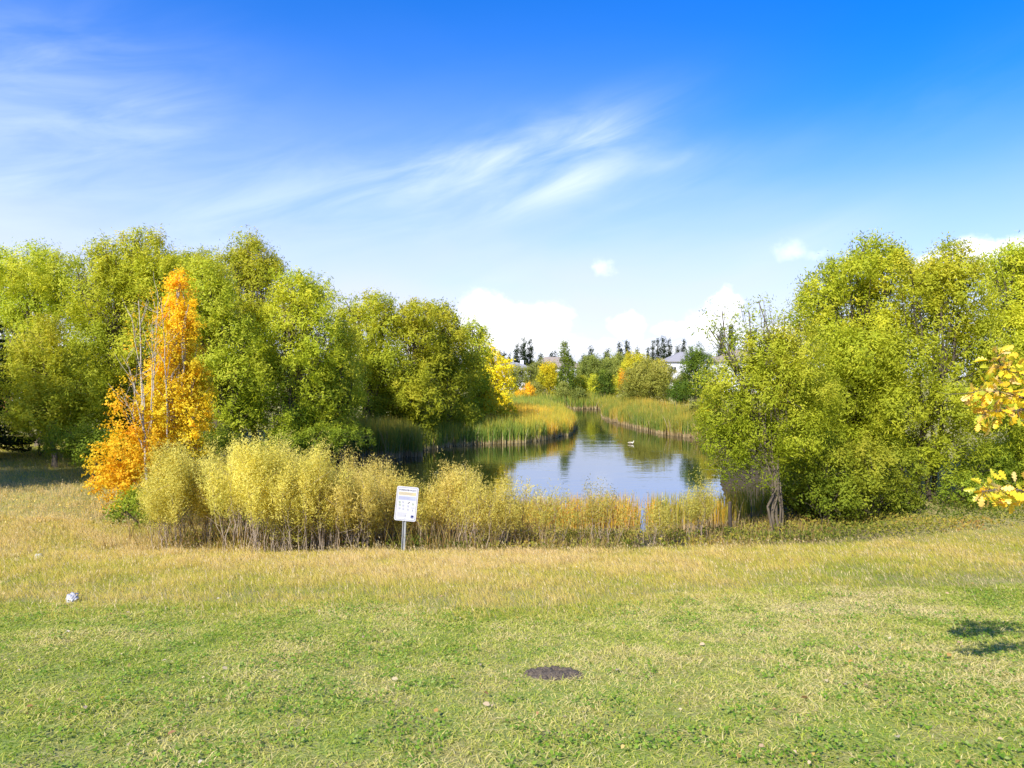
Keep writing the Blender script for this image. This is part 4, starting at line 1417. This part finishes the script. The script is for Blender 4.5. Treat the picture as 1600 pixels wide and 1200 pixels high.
# ================================================================== sign
def sign():
    d = 17.2
    x = (629 - 800) / F * d
    base = np.array([x, d, gz(x, d)])
    root = empty('information_sign', tuple(base), 'white rounded information sign leaning on a grey metal post before the yellow shrubs', 'sign')
    tilt = radians(5.8)
    zc = H - (787.5 - HOR) / F * d - base[2]
    pcx = (634.8 - 800) / F * d - x
    w, h, r = .545, .868, .048
    M = Matrix.Translation((pcx, 0, zc)) @ Matrix.Rotation(tilt, 4, 'Y') @ Matrix.Rotation(radians(3), 4, 'Z')
    MS = M @ Matrix.Diagonal((.964, 1, .964, 1))
    WHITE = plain_mat('white_sign_sheet', (.52, .53, .56), (.48, .49, .52), 3, .45)
    ALU = plain_mat('grey_galvanised_metal', (.30, .32, .33), (.40, .42, .43), 6, .5, metallic=.4)
    INK = plain_mat('grey_ink', (.05, .05, .07), (.07, .07, .09), 3, .6)
    TXT = plain_mat('pale_grey_ink', (.26, .27, .33), (.3, .31, .36), 3, .6)
    CREAM = plain_mat('cream_band', (.50, .42, .22), (.48, .40, .22), 3, .6)
    LILAC = plain_mat('pale_blue_band', (.34, .37, .50), (.36, .39, .52), 3, .6)
    NAVY = plain_mat('navy_ink', (.01, .02, .12), (.012, .025, .13), 3, .5)
    GRN = plain_mat('pictogram_green', (.16, .24, .10), (.2, .28, .12), 3, .6)
    RED = plain_mat('pictogram_red', (.45, .25, .24), (.45, .3, .28), 3, .6)

    def rrect(w_, h_, r_, k=5):
        pts = []
        for cx, cz, a0 in ((w_ / 2 - r_, h_ / 2 - r_, 0), (-w_ / 2 + r_, h_ / 2 - r_, 90), (-w_ / 2 + r_, -h_ / 2 + r_, 180), (w_ / 2 - r_, -h_ / 2 + r_, 270)):
            for i in range(k + 1):
                a = radians(a0 + 90 * i / k)
                pts.append((cx + r_ * cos(a), cz + r_ * sin(a)))
        return pts

    def slab(name, pts, y0, y1, mat, parent):
        bm = bmesh.new()
        f = [bm.verts.new((a, y0, b_)) for a, b_ in pts]
        g_ = [bm.verts.new((a, y1, b_)) for a, b_ in pts]
        bm.faces.new(f)
        bm.faces.new(g_[::-1])
        for i in range(len(pts)):
            j = (i + 1) % len(pts)
            bm.faces.new([f[i], g_[i], g_[j], f[j]])
        bmesh.ops.transform(bm, matrix=M, verts=bm.verts)
        return bm_obj(name, bm, mat, parent)

    panel = slab('panel', rrect(w, h, r), -.003, .001, WHITE, root)
    # printed border line
    bm = bmesh.new()
    o_, i_ = rrect(.515, .85, .04), rrect(.501, .836, .035)
    vo = [bm.verts.new((a, -.0045, b_)) for a, b_ in o_]
    vi = [bm.verts.new((a, -.0045, b_)) for a, b_ in i_]
    for i in range(len(vo)):
        j = (i + 1) % len(vo)
        bm.faces.new([vo[i], vo[j], vi[j], vi[i]])
    bmesh.ops.transform(bm, matrix=MS, verts=bm.verts)
    bm_obj('border_line', bm, INK, panel)

    def rects(name, lst, mat, y=-.0046):
        bm = bmesh.new()
        for x0, x1, z0, z1 in lst:
            bm.faces.new([bm.verts.new(v) for v in ((x0, y, z0), (x1, y, z0), (x1, y, z1), (x0, y, z1))])
        bmesh.ops.transform(bm, matrix=MS, verts=bm.verts)
        return bm_obj(name, bm, mat, panel)

    def text(name, s, size, xc, zc_, mat, wfit=None, y=-.0062):
        cu = bpy.data.curves.new('lettering', 'FONT')
        cu.body = s
        cu.size = size
        cu.align_x = 'CENTER'
        cu.align_y = 'CENTER'
        cu.offset = size * .012
        tmp = bpy.data.objects.new('lettering', cu)
        COL.objects.link(tmp)
        dg = bpy.context.evaluated_depsgraph_get()
        me = bpy.data.meshes.new_from_object(tmp.evaluated_get(dg))
        bpy.data.objects.remove(tmp)
        bm = bmesh.new()
        bm.from_mesh(me)
        if wfit:
            xs = [v.co.x for v in bm.verts]
            k = wfit / (max(xs) - min(xs))
            for v in bm.verts: v.co.x *= k
        for v in bm.verts:
            v.co = Vector((v.co.x + xc, y, v.co.y + zc_))
        bmesh.ops.transform(bm, matrix=MS, verts=bm.verts)
        me2 = bpy.data.meshes.new(name)
        bm.to_mesh(me2)
        bm.free()
        link_mesh(name, me2, mat, panel)

    text('title_lettering', 'STORMWATER FACILITY', .052, 0.0, .355, INK, .45)
    rects('cream_band', [(-.225, .225, .225, .305)], CREAM)
    rects('blue_band', [(-.225, .225, .095, .195)], LILAC)
    rng = random.Random(5)
    bars = []
    for zz in (.283, .262, .241):
        bars.append((-.205, .205 - rng.random() * .1, zz, zz + .007))
    rects('small_print', bars, TXT, -.006)
    bars = []
    for zz in (.175, .155, .135, .115):
        bars.append((-.215, .215 - rng.random() * .15, zz, zz + .006))
    for zz in (-.245, -.27, -.295, -.32, -.345):
        bars.append((-.225, .09 - rng.random() * .08, zz, zz + .005))
    bars += [(.125, .22, -.09, -.084), (.125, .22, -.107, -.101), (-.03, .01, -.385, -.378)]
    rects('small_print', bars, TXT, -.0064)

    def rot_bar(cx, cz, l, t, a):
        c, s = cos(a), sin(a)
        return [(cx + c * dx - s * dz, cz + s * dx + c * dz) for dx, dz in ((-l / 2, -t / 2), (l / 2, -t / 2), (l / 2, t / 2), (-l / 2, t / 2))]

    for cx, cz, m_ in [(-.18, .035, GRN), (-.09, .04, TXT), (-.17, -.04, GRN), (-.08, -.055, TXT), (-.17, -.13, TXT), (-.07, -.14, TXT), (.05, -.06, TXT), (.05, -.15, TXT), (.17, .0, GRN)]:
        bm = bmesh.new()
        k = 20
        vo = [bm.verts.new((cx + .030 * cos(2 * pi * i / k), -.0046, cz + .030 * sin(2 * pi * i / k))) for i in range(k)]
        vi = [bm.verts.new((cx + .024 * cos(2 * pi * i / k), -.0046, cz + .024 * sin(2 * pi * i / k))) for i in range(k)]
        for i in range(k):
            bm.faces.new([vo[i], vo[(i + 1) % k], vi[(i + 1) % k], vi[i]])
        bm.faces.new([bm.verts.new((a, -.0052, b_)) for a, b_ in rot_bar(cx, cz, .046, .008, -.8)])
        bm.faces.new([bm.verts.new((a, -.0058, b_)) for a, b_ in rot_bar(cx, cz, .03, .012, .9)])
        bmesh.ops.transform(bm, matrix=MS, verts=bm.verts)
        bm_obj('pictogram', bm, m_, panel)
    bm = bmesh.new()
    bm.faces.new([bm.verts.new((a, -.0052, b_)) for a, b_ in rot_bar(.06, .03, .07, .018, .75)])
    bmesh.ops.transform(bm, matrix=MS, verts=bm.verts)
    bm_obj('pictogram', bm, INK, panel)
    bm = bmesh.new()
    bm.faces.new([bm.verts.new((a, -.0058, b_)) for a, b_ in rot_bar(.175, -.16, .055, .01, 1.5)])
    bmesh.ops.transform(bm, matrix=MS, verts=bm.verts)
    bm_obj('pictogram', bm, INK, panel)
    rects('emblem', [(.145, .215, -.335, -.292), (.145, .215, -.362, -.343)], NAVY, -.0068)

    # U channel post, leaning a little the same way
    bm = bmesh.new()
    t2 = radians(2.8)
    Mp = Matrix.Translation((0, 0, 0)) @ Matrix.Rotation(t2, 4, 'Y')
    prof = [(-.045, .004), (-.028, .004), (-.022, .038), (.022, .038), (.028, .004), (.045, .004), (.045, .008), (.031, .008), (.025, .042), (-.025, .042), (-.031, .008), (-.045, .008)]
    topz = zc + h / 2 - .05
    lo = [bm.verts.new((a, b_, -.4)) for a, b_ in prof]
    hi = [bm.verts.new((a, b_, topz)) for a, b_ in prof]
    for i in range(len(prof)):
        j = (i + 1) % len(prof)
        bm.faces.new([lo[i], lo[j], hi[j], hi[i]])
    bm.faces.new(hi)
    bmesh.ops.transform(bm, matrix=Mp, verts=bm.verts)
    bm_obj('post', bm, ALU, root)
    for zz in (.36, -.30):
        bm = bmesh.new()
        bmesh.ops.create_cone(bm, segments=12, radius1=.011, radius2=.009, depth=.012, cap_ends=True, matrix=Matrix.Translation((-.005, -.008, zz)) @ Matrix.Rotation(radians(90), 4, 'X'))
        bmesh.ops.transform(bm, matrix=M, verts=bm.verts)
        bm_obj('bolt', bm, ALU, root)


sign()


# ================================================================== small things
def litter(px, py, w, label, seed):
    """crumpled white plastic lying in the grass"""
    rng = np.random.default_rng(seed)
    d = 0
    for dd in np.arange(4, 22, .05):          # where the sight line meets the slope
        q = at(px, py, dd)
        if q[2] <= gz(q[0], dd):
            d = dd
            break
    q = at(px, py, d)
    bm = bmesh.new()
    bmesh.ops.create_icosphere(bm, subdivisions=4, radius=1)
    ph = rng.random(12) * 6.28
    for v in bm.verts:
        c = v.co
        n = .12 * sin(c.x * 5 + ph[0]) * sin(c.y * 6 + ph[1]) + .10 * sin(c.z * 9 + c.x * 7 + ph[2]) + .10 * sin(c.y * 17 + c.x * 11 + ph[3]) + .06 * sin(c.z * 27 + c.y * 21 + ph[4])
        c *= 1 + n
        c.x *= w / 2
        c.y *= w * .32
        c.z = max(c.z, -.4) * w * .26
    m = plain_mat('white_plastic', (.46, .46, .46), (.36, .36, .38), 12, .4, bump=.6)
    o = bm_obj('plastic_bag', bm, m)
    o.data.polygons.foreach_set('use_smooth', np.ones(len(o.data.polygons), bool))
    o.location = (q[0], d, gz(q[0], d) + .06)
    o.rotation_euler = (0.1, -.35, rng.random() * 6)
    tag(o, label, 'litter', 'white litter in the grass')


litter(111, 943, .24, 'larger crumpled white bag where the lawn meets the long grass', 1)
litter(60, 876, .26, 'smaller white scrap lying further up in the straw coloured grass', 2)


def mound():
    rng = np.random.default_rng(3)
    cx, cy_ = .37, 6.18
    n = 60
    V, Fc = [], []
    g = np.linspace(-1, 1, n)
    GXm, GYm = np.meshgrid(g, g)
    x = cx + GXm * .27
    y = cy_ + GYm * .21
    r = np.sqrt(GXm ** 2 + GYm ** 2) + (fbm(x, y, .08, 50, 2) - .5) * .5
    h = .045 * np.clip(1 - r ** 2, -.35, 1) + (vnoise(x, y, .018, 53) - .5) * .022 * (r < 1.05) + (vnoise(x, y, .04, 55) - .5) * .018
    hole = np.exp(-(((x - cx - .05) / .05) ** 2 + ((y - cy_ - .05) / .04) ** 2))
    h = h - hole * .07
    z = ground(x, y) + h
    ii_ = (np.arange(n - 1)[:, None] * n + np.arange(n - 1)[None, :]).ravel()
    f = np.stack([ii_, ii_ + 1, ii_ + n + 1, ii_ + n], -1)
    me = idx_mesh('dirt_mound', np.stack([x - cx, y - cy_, z - gz(cx, cy_)], -1), f)
    m = plain_mat('dark_crumbly_soil', (.055, .042, .03), (.15, .12, .085), 60, .95, bump=.8)
    o = link_mesh('dirt_mound', me, m)
    o.location = (cx, cy_, gz(cx, cy_))
    tag(o, 'low dark burrow mound of fresh soil in the lawn', 'dirt mound')


mound()


def duck():
    d = 53.5
    q = at(986, 693, d)
    root = empty('duck', (q[0], d, 0), 'small pale duck resting low on the open water', 'duck')
    PALE = plain_mat('pale_feathers', (.72, .68, .52), (.60, .54, .40), 12, .7)
    DK = plain_mat('brown_feathers', (.40, .34, .24), (.30, .25, .18), 12, .7)
    BILL = plain_mat('bill', (.35, .2, .05), (.3, .18, .05), 5, .5)
    # body, neck and head as one skinned surface
    me = bpy.data.meshes.new('body')
    pts = [(.26, 0, .12), (.20, 0, .09), (.08, 0, .075), (-.08, 0, .075), (-.17, 0, .10), (-.20, 0, .17), (-.215, 0, .235), (-.245, 0, .245)]
    rad = [.012, .06, .10, .095, .055, .034, .045, .03]
    me.from_pydata(pts, [(i, i + 1) for i in range(len(pts) - 1)], [])
    ob = bpy.data.objects.new('body', me)
    COL.objects.link(ob)
    s = ob.modifiers.new('skin', 'SKIN')
    ob.modifiers.new('sub', 'SUBSURF').levels = 2
    for v, r_ in zip(me.skin_vertices[0].data, rad):
        v.radius = (r_, r_ * .9)
    me.skin_vertices[0].data[3].use_root = True
    dg = bpy.context.evaluated_depsgraph_get()
    m2 = bpy.data.meshes.new_from_object(ob.evaluated_get(dg))
    bpy.data.objects.remove(ob)
    m2.name = 'body'
    m2.polygons.foreach_set('use_smooth', np.ones(len(m2.polygons), bool))
    bo = link_mesh('body', m2, PALE, root)
    bm = bmesh.new()
    bmesh.ops.create_cone(bm, segments=10, radius1=.018, radius2=.007, depth=.06, cap_ends=True, matrix=Matrix.Translation((-.295, 0, .235)) @ Matrix.Rotation(radians(-90), 4, 'Y') @ Matrix.Diagonal((.5, 1, 1, 1)))
    bm_obj('bill', bm, BILL, root)
    for sg in (-1, 1):
        bm = bmesh.new()
        bmesh.ops.create_uvsphere(bm, u_segments=14, v_segments=8, radius=1, matrix=Matrix.Translation((.05, sg * .082, .10)) @ Matrix.Rotation(radians(-6), 4, 'Y') @ Matrix.Diagonal((.16, .022, .055, 1)))
        bm_obj('wing', bm, DK, root, True)
    root.rotation_euler.z = radians(160)


duck()


def post():
    rng = np.random.default_rng(8)
    d = 20.3
    q = at(1143, 832, d)
    zg = gz(q[0], d)
    k = 9
    P = np.stack([np.linspace(0, -.04, k) + rng.normal(size=k) * .004, np.zeros(k), np.linspace(-.3, 1.0, k)], -1)
    me = tubes('stump', [(P, np.linspace(.065, .05, k) * rng.uniform(.9, 1.1, k)), (np.array([[-.04, 0, .995], [-.045, 0, 1.03], [-.05, 0, 1.035]]), np.array([.05, .025, .002]))], 12)
    o = link_mesh('dead_stump', me, BARK_DARK)
    o.location = (q[0], d, zg)
    tag(o, 'thin dark dead stump standing left of the many stemmed willow', 'stump')


post()


# ================================================================== oak branches at the right edge
def oak():
    rng = np.random.default_rng(77)
    bx, by = 5.15, 5.1
    base = np.array([bx, by, gz(bx, by)])
    root = empty('oak_tree', tuple(base), 'young oak just outside the right edge, its yellow lobed leaves reaching into view', 'tree')
    paths = []
    trunk = np.array([[0, 0, -.2], [.02, .0, .6], [-.02, .03, 1.3], [.03, 0, 2.0], [.0, .02, 2.7], [.05, 0, 3.3]])
    paths.append((trunk, np.array([.055, .045, .036, .028, .018, .008])))

    def W3(px, py, d): return at(px, py, d) - base
    brs = [(trunk[3], [W3(1640, 625, 4.9), W3(1600, 622, 4.85), W3(1560, 612, 4.8), W3(1522, 612, 4.75)]),
           (trunk[3], [W3(1650, 590, 4.95), W3(1600, 585, 4.9), W3(1565, 575, 4.85), W3(1558, 558, 4.85)]),
           (trunk[3], [W3(1640, 650, 4.85), W3(1600, 640, 4.8), W3(1565, 642, 4.75), W3(1535, 648, 4.7)]),
           (trunk[2], [W3(1660, 770, 4.9), W3(1610, 768, 4.8), W3(1570, 764, 4.7), W3(1535, 768, 4.65)]),
           (trunk[2], [W3(1660, 768, 5.0), W3(1620, 768, 4.9), W3(1585, 772, 4.85)]),
           (trunk[4], [np.array([.3, .3, 2.9]), np.array([.6, .5, 3.0])]), (trunk[4], [np.array([.2, -.4, 2.9]), np.array([.4, -.8, 3.1])]),
           (trunk[3], [np.array([.4, -.2, 2.2]), np.array([.9, -.3, 2.3])]), (trunk[2], [np.array([.4, .3, 1.5]), np.array([.8, .6, 1.6])]),
           (trunk[5], [np.array([.0, .1, 3.5]), np.array([-.05, .1, 3.7])])]
    leafP, leafD = [], []
    nums = [150, 95, 110, 130, 60, 55, 55, 55, 55, 40]
    for (st_, pts), nl in zip(brs, nums):
        P = np.array([st_] + list(pts))
        P = np.concatenate([P[:1], P[:1] * .5 + P[1:2] * .5, P[1:]])
        paths.append((P, np.linspace(.016, .003, len(P))))
        for j in range(nl):
            t = rng.uniform(1.6 if len(pts) > 2 else .9, len(P) - 1)
            i = min(int(t), len(P) - 2)
            p0 = P[i] + (P[i + 1] - P[i]) * (t - i)
            dirn = unit(P[i + 1] - P[i])
            off = unit(rng.normal(size=3) + dirn * .6)
            q = p0 + off * rng.uniform(.01, .10)
            paths.append((np.array([p0, q]), np.array([.0014, .001])))
            leafP.append(q)
            leafD.append(unit(off + np.array([0, -.15, -.45]) + rng.normal(size=3) * .3))
    # a bare pale twig poking out to the left
    paths.append((np.array([W3(1530, 612, 4.76), W3(1505, 615, 4.7), W3(1480, 616, 4.66), W3(1464, 612, 4.62)]), np.array([.003, .0024, .0018, .0012])))
    half = [(0, .02), (.10, .03), (.16, .13), (.22, .10), (.28, .06), (.36, .20), (.46, .25), (.50, .17), (.53, .10), (.62, .22), (.72, .27), (.76, .18), (.79, .12), (.88, .17), (.96, .10), (1, 0)]
    V, Fc, C = [], [], []
    off = 0
    for q, D in zip(leafP, leafD):
        L_ = rng.uniform(.06, .09)
        S = unit(np.cross(D, rng.normal(size=3)))
        N = np.cross(D, S)
        cup = rng.uniform(-.25, .45)
        bend = rng.uniform(-.4, .1)
        if rng.random() < .18: cup = 1.2
        m = len(half)
        pts = []
        for s_ in (0, 1, -1):
            for t, w in half:
                pts.append(q + D * L_ * t + S * L_ * w * s_ * 1.15 + N * L_ * (cup * abs(w * s_) + bend * t * t))
        V += pts
        tcol = rng.random()
        c = ramp([(.35, .42, .03), (.66, .56, .04), (.84, .60, .03), (.84, .48, .03), (.74, .58, .28)], np.array([tcol * .95]))[0]
        for i in range(m - 1):
            Fc.append([off + i, off + i + 1, off + m + i + 1, off + m + i])
            Fc.append([off + i + 1, off + i, off + 2 * m + i, off + 2 * m + i + 1])
            C.append(c * rng.uniform(.93, 1.07))
            C.append(c * rng.uniform(.93, 1.07))
        off += 3 * m
    link_mesh('crown', idx_mesh('crown', np.array(V), Fc, np.array(C)), leaf_mat('oak_leaf', .4, .4, .5), root)
    link_mesh('trunk', tubes('trunk', paths, 6), BARK, root)


oak()
